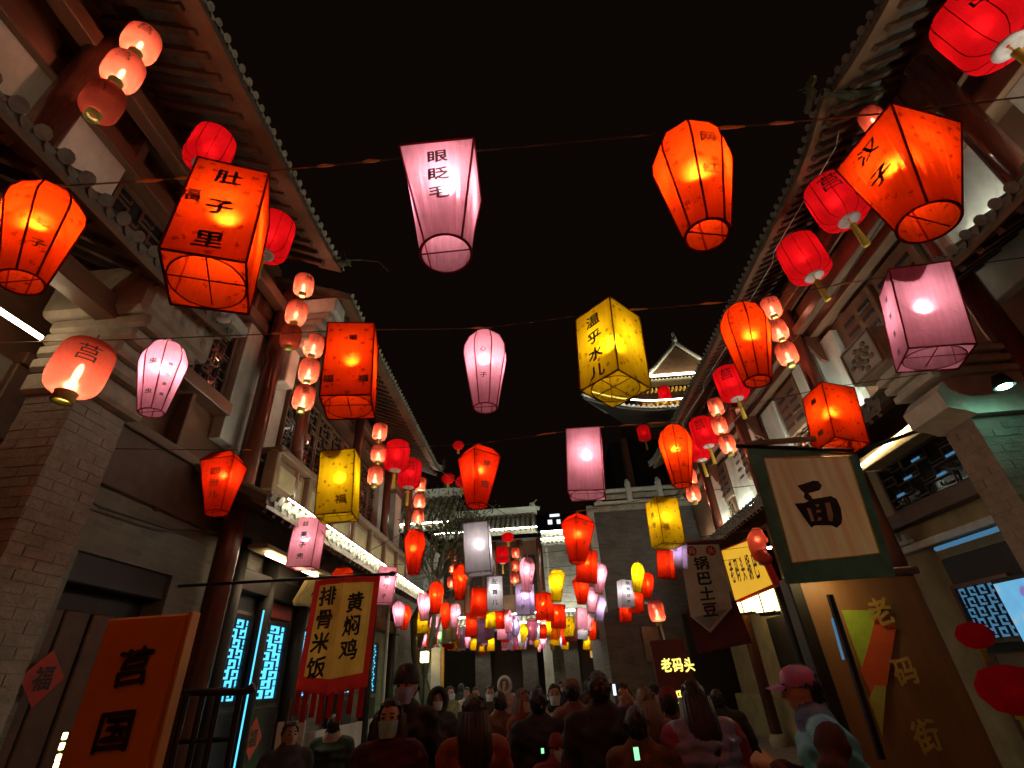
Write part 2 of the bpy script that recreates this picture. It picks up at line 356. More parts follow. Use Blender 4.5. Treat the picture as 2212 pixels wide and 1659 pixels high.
TILE = {}
def tile_mesh(step, m):
    k = (step, m)
    if k not in TILE:
        mb = MB(); r = step * 0.27; n = 6
        vs = []; fs = []
        for x in (-0.5, 0.03):
            for i in range(n + 1): t = math.pi * i / n; vs.append((x, r * math.cos(t), r * math.sin(t)))
        for i in range(n): fs.append((i, i + 1, n + 2 + i, n + 1 + i))
        mb.add(vs, fs)
        mb.add([(0.032, r * 1.15 * math.cos(2 * math.pi * i / 10), r * 0.35 + r * 1.15 * math.sin(2 * math.pi * i / 10)) for i in range(10)], [tuple(range(10))])
        h = step / 2                                    # the drip tongue between two round ends
        mb.slab([(0.02, h - step * .26, 0.0), (0.02, h + step * .26, 0.0), (0.035, h + step * .2, -step * .22), (0.04, h, -step * .38), (0.035, h - step * .2, -step * .22)], (0.012, 0, 0))
        TILE[k] = mb.mesh('eave_tile', m)
    return TILE[k]
RAFT = {}
def roof_edge(root, side, xe, ze, xi, zi, y0, y1, lift0=0.0, lift1=0.0, soffit=0.42, step=0.16, tmat='tile_edge', rstep=0.24, dmat='tile', lw=1.4):
    """an overhanging eave along Y. side -1: building left of the street, +1: right of it"""
    o = -side
    def lift(y):
        return lift0 * max(0, 1 - (y - y0) / lw) ** 2 + lift1 * max(0, 1 - (y1 - y) / lw) ** 2
    n = 28; mb = MB(); vs = []
    for j in range(n + 1):
        y = y0 + (y1 - y0) * j / n; l = lift(y)
        vs += [(xe, y, ze + l), (xe, y, ze + 0.10 + l), (xi, y, zi + 0.10 + l * .3), (xi, y, zi + l * .3)]
    fs = [(j * 4 + k, j * 4 + (k + 1) % 4, j * 4 + 4 + (k + 1) % 4, j * 4 + 4 + k) for j in range(n) for k in range(4)] + [(3, 2, 1, 0), tuple(n * 4 + k for k in range(4))]
    mb.add(vs, fs); roof = part('roof', mb, dmat, root)
    L = math.hypot(xi - xe, zi - ze); ux = (xi - xe) / L; uz = (zi - ze) / L
    sb = MB(); vs = []
    for j in range(n + 1):
        y = y0 + (y1 - y0) * j / n; l = lift(y)
        for t, d in ((-0.015, -0.004), (soffit, -0.004), (soffit, -0.05), (-0.015, -0.05)):
            vs.append((xe + ux * t, y, ze + uz * t + d + l * (1 - .7 * max(t, 0) / L)))
    sb.add(vs, [(j * 4 + k, j * 4 + (k + 1) % 4, j * 4 + 4 + (k + 1) % 4, j * 4 + 4 + k) for j in range(n) for k in range(4)] + [(3, 2, 1, 0), tuple(n * 4 + k for k in range(4))])
    part('soffit_board', sb, 'soffit', roof)
    tm = tile_mesh(step, tmat); ang = math.atan2(zi - ze, abs(xi - xe))
    rz = 0 if o > 0 else math.pi
    k = 0; y = y0 + step / 2
    while y < y1 - 0.02:
        piece('eave_tile', tm, roof, (xe, y, ze + 0.11 + lift(y) + random.uniform(-.012, .008)), (random.uniform(-.08, .08), ang + random.uniform(-.05, .05), rz + random.uniform(-.05, .05)), (random.uniform(.92, 1.08),) * 3); y += step
    # rafters under the deck
    rl = L - soffit + 0.25; key = round(rl, 2)
    if key not in RAFT: RAFT[key] = MB().box(-rl / 2, rl / 2, -0.035, 0.035, -0.045, 0.045).mesh('rafter', 'rafter')
    y = y0 + rstep / 2
    tmid = soffit - 0.2 + rl / 2
    while y < y1:
        piece('rafter', RAFT[key], roof, (xe + ux * tmid, y, zi + (ze - zi) * (1 - tmid / L) - 0.06 + lift(y) * .4), (0, ang, rz)); y += rstep
    return roof
def wall(root, m, x0, x1, y0, y1, z0, z1, name='wall'): return part(name, MB().box(x0, x1, y0, y1, z0, z1), m, root)
def beam(root, x0, x1, y0, y1, z0, z1, name='beam', m='wood', c=0.012): return part(name, MB().cbox(x0, x1, y0, y1, z0, z1, c), m, root)
def column(root, x, y, z0, z1, r=0.14, m='column', base=True):
    c = part('column', MB().lathe([(r, z0), (r * 1.01, (z0 + z1) / 2), (r * .96, z1)], 18, (x, y, 0), cap0=True, cap1=True), m, root, smooth=True)
    if base and z0 < 0.3: part('column_base', MB().lathe([(r * 1.55, 0), (r * 1.65, .12), (r * 1.3, .22), (r * 1.1, .24)], 18, (x, y, z0), cap1=True), 'stone', c, smooth=True)
    return c
def lattice_bars(y0, y1, z0, z1, nu, nv, X, w=0.0075, d=0.03):
    """the staggered rectangles of a Chinese lattice, in the plane X"""
    mb = MB(); cu = (y1 - y0) / nu; cv = (z1 - z0) / nv
    for j in range(nv + 1): pass
    for i in range(nu + 1):
        y = y0 + i * cu
        for j in range(nv):
            if (i + j) % 2 == 0 or i in (0, nu): mb.box(X - d / 2, X + d / 2, y - w, y + w, z0 + j * cv - w, z0 + (j + 1) * cv + w)
            else: mb.box(X - d / 2, X + d / 2, y - w, y + w, z0 + (j + .33) * cv, z0 + (j + .67) * cv)
    for j in range(nv + 1):
        z = z0 + j * cv
        for i in range(nu):
            if (i + j) % 3 != 1 or j in (0, nv): mb.box(X - d / 2 + .002, X + d / 2 + .003, y0 + i * cu, y0 + (i + 1) * cu, z - w * .9, z + w * .9)
            if j < nv and (i + j) % 2 == 0:
                zz = z + cv * .33; mb.box(X - d / 2 + .004, X + d / 2 + .005, y0 + i * cu, y0 + (i + 1) * cu, zz - w * .8, zz + w * .8)
    return mb
def lattice_window(root, X, o, y0, y1, z0, z1, pane, nu=3, nv=8, frame='lacquer', fw=0.05, bars='lacquer', lift=0.02):
    f = MB(); a, b = X, X + o * 0.07
    f.box(a, b, y0 - fw, y0, z0 - fw, z1 + fw).box(a, b, y1, y1 + fw, z0 - fw, z1 + fw).box(a, b, y0, y1, z0 - fw, z0).box(a, b, y0, y1, z1, z1 + fw)
    w = part('window', f, frame, root)
    part('pane', MB().box(X + o * .008, X + o * 0.016, y0, y1, z0, z1), pane, w)
    part('lattice', lattice_bars(y0, y1, z0, z1, nu, nv, X + o * 0.045), bars, w)
    return w
BRICK = MB().cbox(-.5, .5, -.5, .5, -.5, .5, .03).mesh('brick', 'brick_piece')
def brick_face(owner, axis, fixed, a0, a1, z0, z1, lb=0.26, h=0.078, thick=0.012):
    """courses of single bricks on a flat face: axis 'y' = face in the plane X=fixed, axis 'x' = face in the plane Y=fixed"""
    z = z0; row = 0
    while z + h <= z1 + 0.001:
        a = a0 - (lb / 2 if row % 2 else 0)
        while a < a1 - 0.02:
            s, e = max(a, a0), min(a + lb, a1)
            if e - s > 0.03:
                c = (s + e) / 2; j = random.uniform(-.004, .004)
                if axis == 'y': piece('brick', BRICK, owner, (fixed + j, c, z + h / 2), (0, 0, 0), (thick, e - s - .008, h - .008))
                else: piece('brick', BRICK, owner, (c, fixed + j, z + h / 2), (0, 0, 0), (e - s - .008, thick, h - .008))
            a += lb
        z += h; row += 1
def beast(root, loc, s=1.0, m='moss', name='ridge_ornament', yaw=0.0):
    """a small ridge-end dragon: coiled body, open jaws, fin and horns"""
    c, sn = math.cos(yaw), math.sin(yaw)
    def T(p): return (loc[0] + s * (p[0] * c - p[1] * sn), loc[1] + s * (p[0] * sn + p[1] * c), loc[2] + s * p[2])
    mb = MB()
    mb.tube([T(p) for p in ((0, -.3, 0), (0, -.12, .05), (0, .02, .16), (0, .02, .30), (0, .12, .38), (0, .26, .36))], [.06 * s, .09 * s, .10 * s, .085 * s, .07 * s, .035 * s], 8)
    mb.tube([T(p) for p in ((0, .06, .30), (0, .2, .25), (0, .3, .27))], [.05 * s, .04 * s, .015 * s], 6)
    mb.tube([T(p) for p in ((.03, .02, .4), (.06, -.08, .5), (.05, -.16, .62))], [.03 * s, .02 * s, .006 * s], 5)
    mb.tube([T(p) for p in ((-.03, .02, .4), (-.06, -.1, .48), (-.05, -.2, .56))], [.03 * s, .02 * s, .006 * s], 5)
    for k in range(4): mb.tube([T((0, -.06 - .07 * k, .10 + .07 * (3 - k) * .3)), T((0, -.14 - .07 * k, .22 - .02 * k))], [.04 * s, .01 * s], 5)
    return part(name, mb, m, root, smooth=True)

# ------------------------------------------------------------------ left, nearest: two-storey shop with porch roof
A = thing('shop_house', 'two-storey brick and timber shop nearest the camera on the left, with dark door', 'building', (-4.6, 2.0, 0))
wall(A, 'wood', -5.0, -4.62, -2.5, 6.9, 4.3, 8.9)
bw = wall(A, 'brick_y', -5.0, -4.46, 3.0, 4.66, 0, 4.3); wall(A, 'brick_y', -5.0, -4.46, 6.06, 7.2, 0, 4.3); wall(A, 'brick_y', -5.0, -4.46, 4.66, 6.06, 2.98, 4.3)
wall(A, 'red_paint', -5.0, -4.56, -2.5, 3.0, 0, 4.3, 'timber_wall')
beam(A, -4.6, -4.40, 3.3, 7.0, 3.62, 4.28, 'transom_board', 'rafter'); beam(A, -4.58, -4.36, 3.3, 7.0, 4.28, 4.40)
beam(A, -4.62, -4.42, 3.78, 3.86, 4.40, 5.2, 'post'); beam(A, -4.62, -4.42, 5.4, 5.48, 3.6, 5.2, 'post')
d = beam(A, -4.96, -4.72, 4.66, 6.06, 0, 2.98, 'door', 'lacquer')
for y in (4.7, 5.02, 5.36, 5.70): part('door_leaf', MB().cbox(-4.73, -4.68, y, y + .30, .1, 2.5, .012), 'rafter', d)
part('lintel', MB().cbox(-4.74, -4.50, 4.6, 6.12, 2.70, 3.02, .015), 'lacquer', d)
part('handle', MB().torus((-4.66, 5.34, 1.15), .05, .01, 12, 5, 'x'), 'gold', d)
# upper storey: plaster fields between timber posts, window bays
for (y0, y1, z0, z1) in ((0.2, 2.36, 6.05, 7.02), (2.5, 3.32, 5.8, 7.02), (6.18, 6.82, 4.9, 7.25)):
    part('plaster_panel', MB().cbox(-4.62, -4.44, y0, y1, z0, z1, .008), 'plaster', A)
for z0, z1, x in ((7.02, 7.22, -4.36), (7.72, 7.95, -4.28), (7.26, 7.34, -4.42)): beam(A, -4.62, x, -2.5, 6.85, z0, z1)
for y in (0.3, 1.35, 2.42, 3.36, 4.3, 5.3, 6.1): beam(A, -4.62, -4.385, y - .05, y + .05, 7.22, 7.72, 'post')
for y0, y1 in ((0.45, 1.2), (1.5, 2.25)): part('panel', MB().cbox(-4.62, -4.50, y0, y1, 7.36, 7.66, .02), 'wood', A)
for y0, y1 in ((3.45, 4.2), (4.4, 5.2), (5.4, 6.05)): lattice_window(A, -4.60, 1, y0, y1, 5.5, 6.95, 'glass_dark', 4, 7, 'rafter', .05, 'rafter')
beam(A, -4.62, -4.38, 3.3, 6.2, 5.25, 5.45)
part('panel', MB().cbox(-4.62, -4.40, 6.15, 6.85, 7.30, 7.70, .03), 'column', A)
part('panel', MB().cbox(-4.62, -4.36, 6.3, 6.75, 7.38, 7.62, .03), 'wood', A)
column(A, -4.2, 2.36, 0, 7.9, .145); column(A, -4.2, 6.62, 0, 8.0, .15); column(A, -4.05, -0.4, 0, 7.9, .145)
beam(A, -4.3, -4.12, -1.0, 6.8, 7.5, 7.72)
rA = roof_edge(A, -1, -3.1, 8.02, -4.75, 8.75, -2.5, 6.25, 0, .10, .45)
beast(rA, (-3.02, 6.15, 8.10), 0.55, 'moss', yaw=-.5)
part('lightning_wire', MB().tube([(-3.1, 6.1, 8.2), (-2.8, 6.4, 8.5), (-2.55, 6.6, 8.62), (-2.4, 6.75, 8.5)], .012, 5), 'wire', rA)
porch = roof_edge(A, -1, -3.1, 4.86, -4.6, 5.75, -2.5, 4.05, 0, .12, .35, .18, 'tile')
beast(porch, (-3.05, 3.85, 5.0), 0.36, 'stone_light', yaw=-.4)
beam(A, -3.7, -3.5, -2.5, 3.3, 4.55, 4.75)
leds(A, [(-4.25, .3, 5.70), (-4.25, 3.9, 5.70)], .006, 'led_warm')
# brick pier that carries the porch, with a stepped stone bracket at its head
pier = part('pier', MB().box(-4.05, -3.62, 3.22, 3.74, 0, 3.86), 'mortar', A)
Pc = AX(62, 1010, -4.02); column(A, Pc[0], Pc[1], 0, 4.7, .15, 'red_paint')
wall(A, 'red_paint', -4.5, -4.4, 2.2, 3.6, 0, 3.4, 'timber_wall')
brick_face(pier, 'y', -3.62, 3.22, 3.74, .3, 3.86, .25, .079); brick_face(pier, 'x', 3.22, -4.05, -3.61, .3, 3.86, .25, .079)
part('corbel', MB().cbox(-4.1, -3.50, 3.16, 3.80, 3.86, 4.06, .03), 'stone', pier)
for k, (x, z0, z1) in enumerate(((-3.42, 4.06, 4.20), (-3.36, 4.20, 4.33), (-3.28, 4.33, 4.46), (-3.2, 4.46, 4.60))):
    part('corbel', MB().cbox(-4.1, x, 3.14, 3.82, z0 + .003, z1, .03), 'stone', pier)
part('carved_block', MB().cbox(-4.2, -3.22, 3.08, 4.02, 4.60, 5.16, .05), 'stone', pier)
for k in range(7): part('carving', MB().ell((-3.235, 3.2 + .11 * k, 4.88 + .12 * math.sin(k * 1.9)), (.035, .07, .09), 8, 5), 'stone', pier, smooth=True)
part('cornice', MB().cbox(-4.3, -3.12, 3.3, 4.35, 5.19, 5.33, .03), 'stone_light', pier)
leds(A, [(-4.0, 2.45, 4.32), (-4.0, 3.06, 4.33)], .022, 'tube_warm', 'tube_lamp')

# ------------------------------------------------------------------ left, middle: shop with lit pent roof and lattice windows
B = thing('shop_house', 'two-storey shop behind the yellow banner, with cyan lattice panels and white lit roof edge', 'building', (-4.6, 11.0, 0))
wall(B, 'brick_y', -5.1, -4.52, 7.2, 20.5, 0, 4.2); wall(B, 'rafter', -5.1, -4.62, 6.95, 16.5, 4.2, 8.8)
part('plaster_panel', MB().cbox(-4.62, -4.42, 7.08, 7.62, 4.3, 8.1, .01), 'plaster', B)
part('plaster_panel', MB().cbox(-4.62, -4.42, 13.55, 13.95, 5.2, 7.6, .01), 'plaster', B)
part('plaster_panel', MB().cbox(-4.62, -4.42, 15.3, 16.0, 5.2, 7.6, .01), 'plaster', B)
for y in (7.9, 10.75, 13.4, 15.9): column(B, -4.15, y, 4.35, 7.9, .11, 'column', False)
for z0, z1, x in ((7.1, 7.35, -4.30), (7.55, 7.8, -4.22)): beam(B, -4.62, x, 7.0, 16.4, z0, z1)
k = 0
for y0 in np.arange(7.98, 16.0, 0.715):
    if 13.3 < y0 < 13.9 or y0 > 15.0: continue
    lattice_window(B, -4.62, 1, y0 + .05, y0 + .63, 5.28, 6.95, 'glass_dark', 3, 9, 'soffit', .04, 'soffit')
# panelled balcony front lit from below
beam(B, -4.62, -3.98, 7.1, 15.8, 5.02, 5.14, 'handrail', 'soffit'); beam(B, -4.62, -4.02, 7.1, 15.8, 4.30, 4.40, 'rail', 'soffit')
for y0 in np.arange(7.1, 15.6, 1.22):
    part('balcony_panel', MB().cbox(-4.2, -4.08, y0 + .06, y0 + 1.16, 4.42, 5.0, .03), 'soffit', B)
    part('panel_field', MB().cbox(-4.2, -4.055, y0 + .20, y0 + 1.02, 4.54, 4.88, .02), 'ochre_wall', B)
    part('baluster', MB().cbox(-4.2, -3.99, y0 - .06, y0 + .055, 4.40, 5.02, .015), 'soffit', B)
rB = roof_edge(B, -1, -3.1, 7.86, -4.8, 8.6, 6.75, 16.3, .05, .35, .42)
beast(rB, (-3.05, 16.25, 8.2), 0.6, 'moss', yaw=.0)
pentB = roof_edge(B, -1, -3.30, 3.70, -4.35, 4.22, 5.75, 16.4, 0, 0, .25, .2, 'tile_edge')
leds(B, [(-3.20, 6.1, 3.86), (-3.20, 16.3, 3.86)], .009, 'led_edge')
# brick-and-stone bracket under the upper eave between the two shops
cb = part('bracket_wall', MB().cbox(-4.4, -4.0, 6.78, 7.1, 6.2, 8.0, .02), 'plaster', B)
for k in range(5): part('corbel', MB().cbox(-4.3, -3.86 + .12 * k, 6.72, 7.12, 6.9 + .14 * k, 7.02 + .14 * k, .02), 'stone', cb)
part('carved_block', MB().cbox(-4.3, -3.30, 6.70, 7.14, 7.60, 7.92, .03), 'stone_light', cb)
# ground floor: dark timber bays with cyan-lit lattices
beam(B, -4.54, -4.30, 7.2, 16.4, 3.0, 3.3, 'beam', 'lacquer')
for y in (7.25, 8.22, 9.55, 11.6, 13.7, 15.7): column(B, -4.38, y, 0, 3.7, .12, 'lacquer')
for (y0, y1) in ((7.5, 8.02), (8.46, 9.22), (9.78, 10.5), (12.2, 12.9), (14.1, 14.62)):
    lattice_window(B, -4.50, 1, y0, y1, 1.62, 2.66, 'pane_cyan', 4, 8, 'lacquer', .06)
    part('door_panel', MB().cbox(-4.52, -4.42, y0 - .05, y1 + .05, .3, 1.50, .02), 'lacquer', B)
part('transom_panel', MB().cbox(-4.52, -4.44, 8.35, 9.35, 2.75, 3.0, .02), 'red_paint', B)
leds(B, [(-4.22, 7.92, .4), (-4.22, 7.92, 2.78)], .012, 'pane_cyan')
part('dado', MB().cbox(-4.62, -4.36, 10.9, 20.4, 0, 1.04, .02), 'dado', B)
leds(B, [(-3.9, 7.1, 3.42), (-3.9, 8.9, 3.42)], .03, 'tube_warm', 'tube_lamp')
beam(B, -4.1, -3.8, 6.9, 9.4, 3.46, 3.52, 'lamp_tray', 'ochre_wall')
part('downpipe', MB().tube([(-4.3, 14.9, 0), (-4.3, 14.9, 3.7)], .05, 8), 'plaster', B)

# gold plaque under the pent roof
q = thing('shop_plaque', 'small gilt shop plaque tilted under the lit roof edge behind the yellow banner', 'sign', (-4.05, 9.2, 3.0))
part('board', MB().slab([(-4.15, 8.75, 2.98), (-4.15, 9.9, 3.08), (-3.95, 9.9, 3.46), (-3.95, 8.75, 3.38)], (-.05, 0, 0.02)), 'gold', q)
part('rim', MB().tube([(-4.14, 8.72, 2.96), (-4.14, 9.93, 3.06), (-3.93, 9.93, 3.48), (-3.93, 8.72, 3.40), (-4.14, 8.72, 2.96)], .025, 6), 'ochre_wall', q)
lettering(q, '味', (-4.03, 9.3, 3.22), (0, 1, 0), (.45, 0, .89), .3, .3, 'ink', .02, world=True)

# ------------------------------------------------------------------ left, far: tiled hall behind the tree
def tiled_roof(root, x0, x1, ye, ze, yr, zr, step=0.30, m='tile_pale', ridge=True, led=True):
    """roof slope facing the camera: eave along X at (ye, ze), ridge at (yr, zr)"""
    rf = part('roof', MB().slab([(x0, ye, ze), (x1, ye, ze), (x1, yr, zr), (x0, yr, zr)], (0, 0, .1)), 'tile', root)
    L = math.hypot(yr - ye, zr - ze); a = math.atan2(zr - ze, yr - ye)
    mb = MB(); n = 5; r = step * .3
    vs = [(r * math.cos(math.pi * i / n), yy, r * math.sin(math.pi * i / n)) for yy in (0, L) for i in range(n + 1)]
    mb.add(vs, [(i, i + 1, n + 2 + i, n + 1 + i) for i in range(n)]); mb.add([(r * 1.2 * math.cos(2 * math.pi * i / 8), -.01, r * .3 + r * 1.2 * math.sin(2 * math.pi * i / 8)) for i in range(8)], [tuple(range(8))])
    me = mb.mesh('tile_row', m); x = x0 + step / 2
    while x < x1: piece('tile_row', me, rf, (x, ye, ze + .1), (a, 0, 0)); x += step
    if ridge: part('ridge', MB().cbox(x0 - .1, x1 + .1, yr - .12, yr + .12, zr, zr + .45, .05).cbox(x0 - .1, x1 + .1, yr - .17, yr + .17, zr + .40, zr + .5, .02), 'stone_light', rf)
    if led: leds(rf, [(x0, ye - .14, ze + .30), (x1, ye - .14, ze + .30)], .022, 'led_strong')
    return rf
H1 = thing('tiled_hall', 'long grey tiled hall with white lit eave closing the street, left of the brick wall', 'building', (-3.0, 29, 0))
wall(H1, 'brick_x', -8.0, 0.35, 28.6, 33, 0, 8.6)
rh = tiled_roof(H1, -5.6, 0.15, 27.7, 8.62, 30.6, 10.5)
beast(rh, (0.1, 30.6, 10.8), 1.1, 'stone_light', yaw=math.pi / 2)
wall(H1, 'wood', -7.9, 0.2, 28.45, 28.58, 4.6, 8.4, 'timber_front')
for x in (-5.4, -3.9, -2.4, -0.9, 0.2): column(H1, x, 28.2, 0, 8.4, .17, 'column', True)
for x in np.arange(-5.2, -0.2, .75): part('window', MB().cbox(x, x + .62, 28.38, 28.44, 5.6, 7.6, .02), 'lacquer', H1)
H0 = thing('tiled_hall', 'small tiled roof building half hidden behind the tree on the far left', 'building', (-7, 22, 0))
wall(H0, 'brick_x', -11, -4.8, 21.5, 26, 0, 7.2)
tiled_roof(H0, -9.5, -3.6, 20.8, 7.3, 23.6, 9.6)

# ------------------------------------------------------------------ centre: brick building with a lit pent roof
H2 = thing('brick_building', 'grey brick building at the end of the street with two bright white roof strips', 'building', (2.0, 28.0, 0))
wall(H2, 'brick_x', 0.35, 5.6, 27.7, 32, 0, 8.6)
tiled_roof(H2, 0.3, 4.2, 27.0, 7.75, 27.7, 8.3, .24, 'tile_edge', False, True)
leds(H2, [(0.35, 26.95, 8.45), (4.2, 26.95, 8.45)], .035, 'led_strong')
tiled_roof(H2, -4.6, 3.9, 26.7, 3.75, 27.6, 4.35, .24, 'tile_edge', False, True)
leds(H2, [(-4.5, 26.6, 4.45), (3.8, 26.6, 4.45)], .025, 'led_strong')
part('window', MB().cbox(2.6, 3.5, 27.6, 27.72, 5.6, 6.9, .03), 'lacquer', H2)
for x in (-3.4, -1.1, 0.9): part('pilaster', MB().cbox(x, x + .75, 27.2, 27.75, 0, 3.8, .02), 'brick_dark', H2)
part('pilaster', MB().cbox(-.05, .38, 27.0, 27.3, 0, 3.7, .02), 'plaster', H2)  # pale material stands in for the light falling on this one pilaster
part('doorway', MB().box(-2.6, -1.15, 27.55, 27.69, 0, 3.4), 'lacquer', H2); part('doorway', MB().box(1.75, 3.3, 27.55, 27.69, 0, 3.4), 'lacquer', H2)
part('back_wall', MB().box(-6.0, .35, 28.0, 28.4, 0, 3.9), 'lacquer', H2)
part('lit_sign', MB().cbox(2.2, 3.3, 27.0, 27.06, 2.35, 2.65, .02), 'glow_gold_dim', H2)
part('downpipe', MB().tube([(.55, 26.95, 4.4), (.55, 26.95, 7.6)], .05, 8), 'plaster', H2)

# ------------------------------------------------------------------ right, far: gatehouse with balustrade
G = thing('gatehouse', 'tall dark brick gatehouse with a white stone balustrade on the far right', 'building', (4.2, 18.5, 0))
wall(G, 'brick_dark', 2.05, 7.5, 18.0, 24, 0, 7.0)
part('corner_strip', MB().cbox(1.98, 2.22, 17.9, 18.0, 3.4, 7.0, .02), 'plaster', G)
part('string_course', MB().cbox(2.0, 7.5, 17.88, 18.0, 6.75, 6.95, .02), 'stone', G)
bal = part('balustrade', MB().cbox(2.3, 7.5, 17.9, 18.1, 7.0, 7.12, .02).cbox(2.3, 7.5, 17.9, 18.1, 7.45, 7.58, .02), 'stone_light', G)
for x in np.arange(2.4, 7.4, 1.15): part('post', MB().cbox(x, x + .18, 17.86, 18.14, 7.0, 7.8, .02).ell((x + .09, 18, 7.85), (.08, .08, .09)), 'stone_light', bal)
for x in np.arange(2.58, 7.3, 1.15): part('balustrade_panel', MB().cbox(x + .04, x + .93, 17.95, 18.05, 7.2, 7.38, .02), 'stone', bal)
part('notice_board', MB().cbox(3.2, 3.75, 17.9, 17.98, 1.9, 2.9, .02), 'wood', G)
part('doorway', MB().box(4.6, 6.2, 17.9, 17.99, 0, 3.2), 'lacquer', G)
leds(G, [(3.05, 17.6, 3.6), (3.45, 17.5, 3.55), (3.7, 17.4, 3.3), (3.8, 17.4, 2.2)], .035, 'plaster', 'bent_pipe')
part('pipe_lamp', MB().ell((3.62, 17.35, 3.42), (.05, .05, .05)), 'lamp_cool', G)

# ------------------------------------------------------------------ right, far: lit tower above the roofs
T = thing('pagoda_tower', 'tall timber tower with floodlit gable and curved white eaves rising behind the right roofs', 'tower', (13.2, 38, 0))
wall(T, 'lacquer', 6.6, 20, 36.5, 46, 0, 17.5); wall(T, 'wood', 9.3, 17.2, 36.5, 44, 17.5, 22)
gy = 34.6
part('gable', MB().slab([(10.3, gy, 22.3), (16.1, gy, 22.3), (13.2, gy, 25.0)], (0, .3, 0)), 'soffit', T)
for s in (-1, 1):
    part('verge', MB().tube([(13.2 + s * 3.6, gy - .15, 21.95), (13.2 + s * 2.2, gy - .15, 23.05), (13.2 + s * 1.0, gy - .15, 24.3), (13.2, gy - .15, 25.4)], [.2, .17, .17, .2], 8), 'stone_light', T, smooth=True)
    for k in range(16):
        t = k / 16; piece('verge_tile', tile_mesh(.26, 'tile_edge'), T, (13.2 + s * (3.3 - 3.1 * t), gy - .05, 21.95 + 3.1 * t ** 1.1), (0, 0, -math.pi / 2))
    beast(T, (13.2 + s * 3.6, gy - .1, 22.1), 1.3, 'stone_light', yaw=math.pi / 2 if s < 0 else -math.pi / 2)
beast(T, (13.2, gy - .1, 25.4), 1.6, 'stone_light', yaw=0)
rf2 = part('upper_eave', MB().slab([(8.8, gy - .3, 21.6), (17.8, gy - .3, 21.6), (17.0, gy + 2, 22.4), (9.6, gy + 2, 22.4)], (0, 0, .14)), 'tile', T)
leds(rf2, [(9.6, gy - .1, 22.25), (17, gy - .1, 22.25)], .07, 'led_white')
for x in np.arange(9.0, 17.6, .3): piece('eave_tile', tile_mesh(.30, 'tile_edge'), rf2, (x, gy - .3, 21.75), (0, 0, -math.pi / 2))
for x in np.arange(9.4, 17, .33): part('rafter_end', MB().cbox(x, x + .14, gy + .1, gy + .6, 21.05, 21.28, .02), 'gold', T)
for x in np.arange(9.6, 17, .55):
    br = part('bracket', MB().cbox(x, x + .42, gy + 1.2, gy + 1.7, 20.5, 20.62, .02).cbox(x + .1, x + .32, gy + 1.1, gy + 1.7, 20.30, 20.5, .02).cbox(x - .02, x + .44, gy + 1.15, gy + 1.7, 20.05, 20.15, .02), 'gold', T)
for x in (9.6, 12.0, 14.4): part('column', MB().lathe([(.16, 18.4), (.16, 21)], 12, (x, gy + 1.3, 0)), 'column', T)
part('balcony_back', MB().box(9.4, 17, gy + 1.75, gy + 1.9, 18.6, 21.1), 'ochre_wall', T)
part('balcony_light', MB().tube([(9.6, gy + .6, 19.3), (17, gy + .6, 19.3)], .06, 6), 'glow_gold', T)
leds(T, [(10.2, gy - .75, 21.95), (16.5, gy - .75, 21.95)], .03, 'led_warm')
# the lower, strongly curved eave
def low(t): return 4.7 + 15 * t, 18.35 + 1.5 * max(0, 1 - t / .42) ** 2.2
mb = MB(); vs = []
for j in range(31):
    x, z = low(j / 30); vs += [(x, gy - 1.5, z), (x, gy - 1.5, z + .28), (max(x, 8.2), gy + 1.8, 19.2), (max(x, 8.2), gy + 1.8, 18.9)]
mb.add(vs, [(j * 4 + k, j * 4 + (k + 1) % 4, j * 4 + 4 + (k + 1) % 4, j * 4 + 4 + k) for j in range(30) for k in range(4)])
rf3 = part('lower_eave', mb, 'tile', T)
t = 0.0
while t < .75:
    x, z = low(t); piece('eave_tile', tile_mesh(.36, 'stone_light'), rf3, (x, gy - 1.5, z + .3), (0, 0, -math.pi / 2), (1.2, 1, 1.2)); t += .024
leds(rf3, [(low(a / 20)[0], gy - 1.75, low(a / 20)[1] + .75) for a in range(0, 16)], .05, 'led_white')
beast(T, (4.75, gy - 1.4, 20.0), 1.0, 'stone_light', yaw=math.pi / 2)
part('hip', MB().tube([(4.75, gy - 1.3, 20.1), (6.4, gy, 19.4), (8.6, gy + 1.5, 19.6)], .14, 8), 'stone_light', rf3)
for x in (7.4, 10.6, 14): part('pillar', MB().cbox(x, x + .5, 35.9, 36.5, 8, 17.6, .03), 'wood', T)

# ------------------------------------------------------------------ far: apartment block, a few lit windows
S = thing('apartment_block', 'black silhouette of a distant block with three small lit windows', 'building', (4.5, 82, 0))
wall(S, 'lacquer', 0.5, 12, 80.2, 90, 0, 24.9)
for (x0, x1, z0, z1) in ((2.3, 3.0, 23.0, 23.7), (3.75, 4.35, 23.0, 23.65), (2.7, 4.3, 24.2, 24.6)): part('window', MB().box(x0, x1, 80.0, 80.15, z0, z1), 'window_white', S)
bl = thing('star_lamp', 'small bluish white lamp glowing above the lit white wall roof', 'lamp', (0.4, 31, 9.3))
part('pole', MB().tube([(.5, 31, 6), (.5, 31, 9.2)], .03, 6), 'metal_dark', bl); part('globe', MB().ell((.5, 31, 9.35), (.09, .09, .09)), 'lamp_cool', bl)

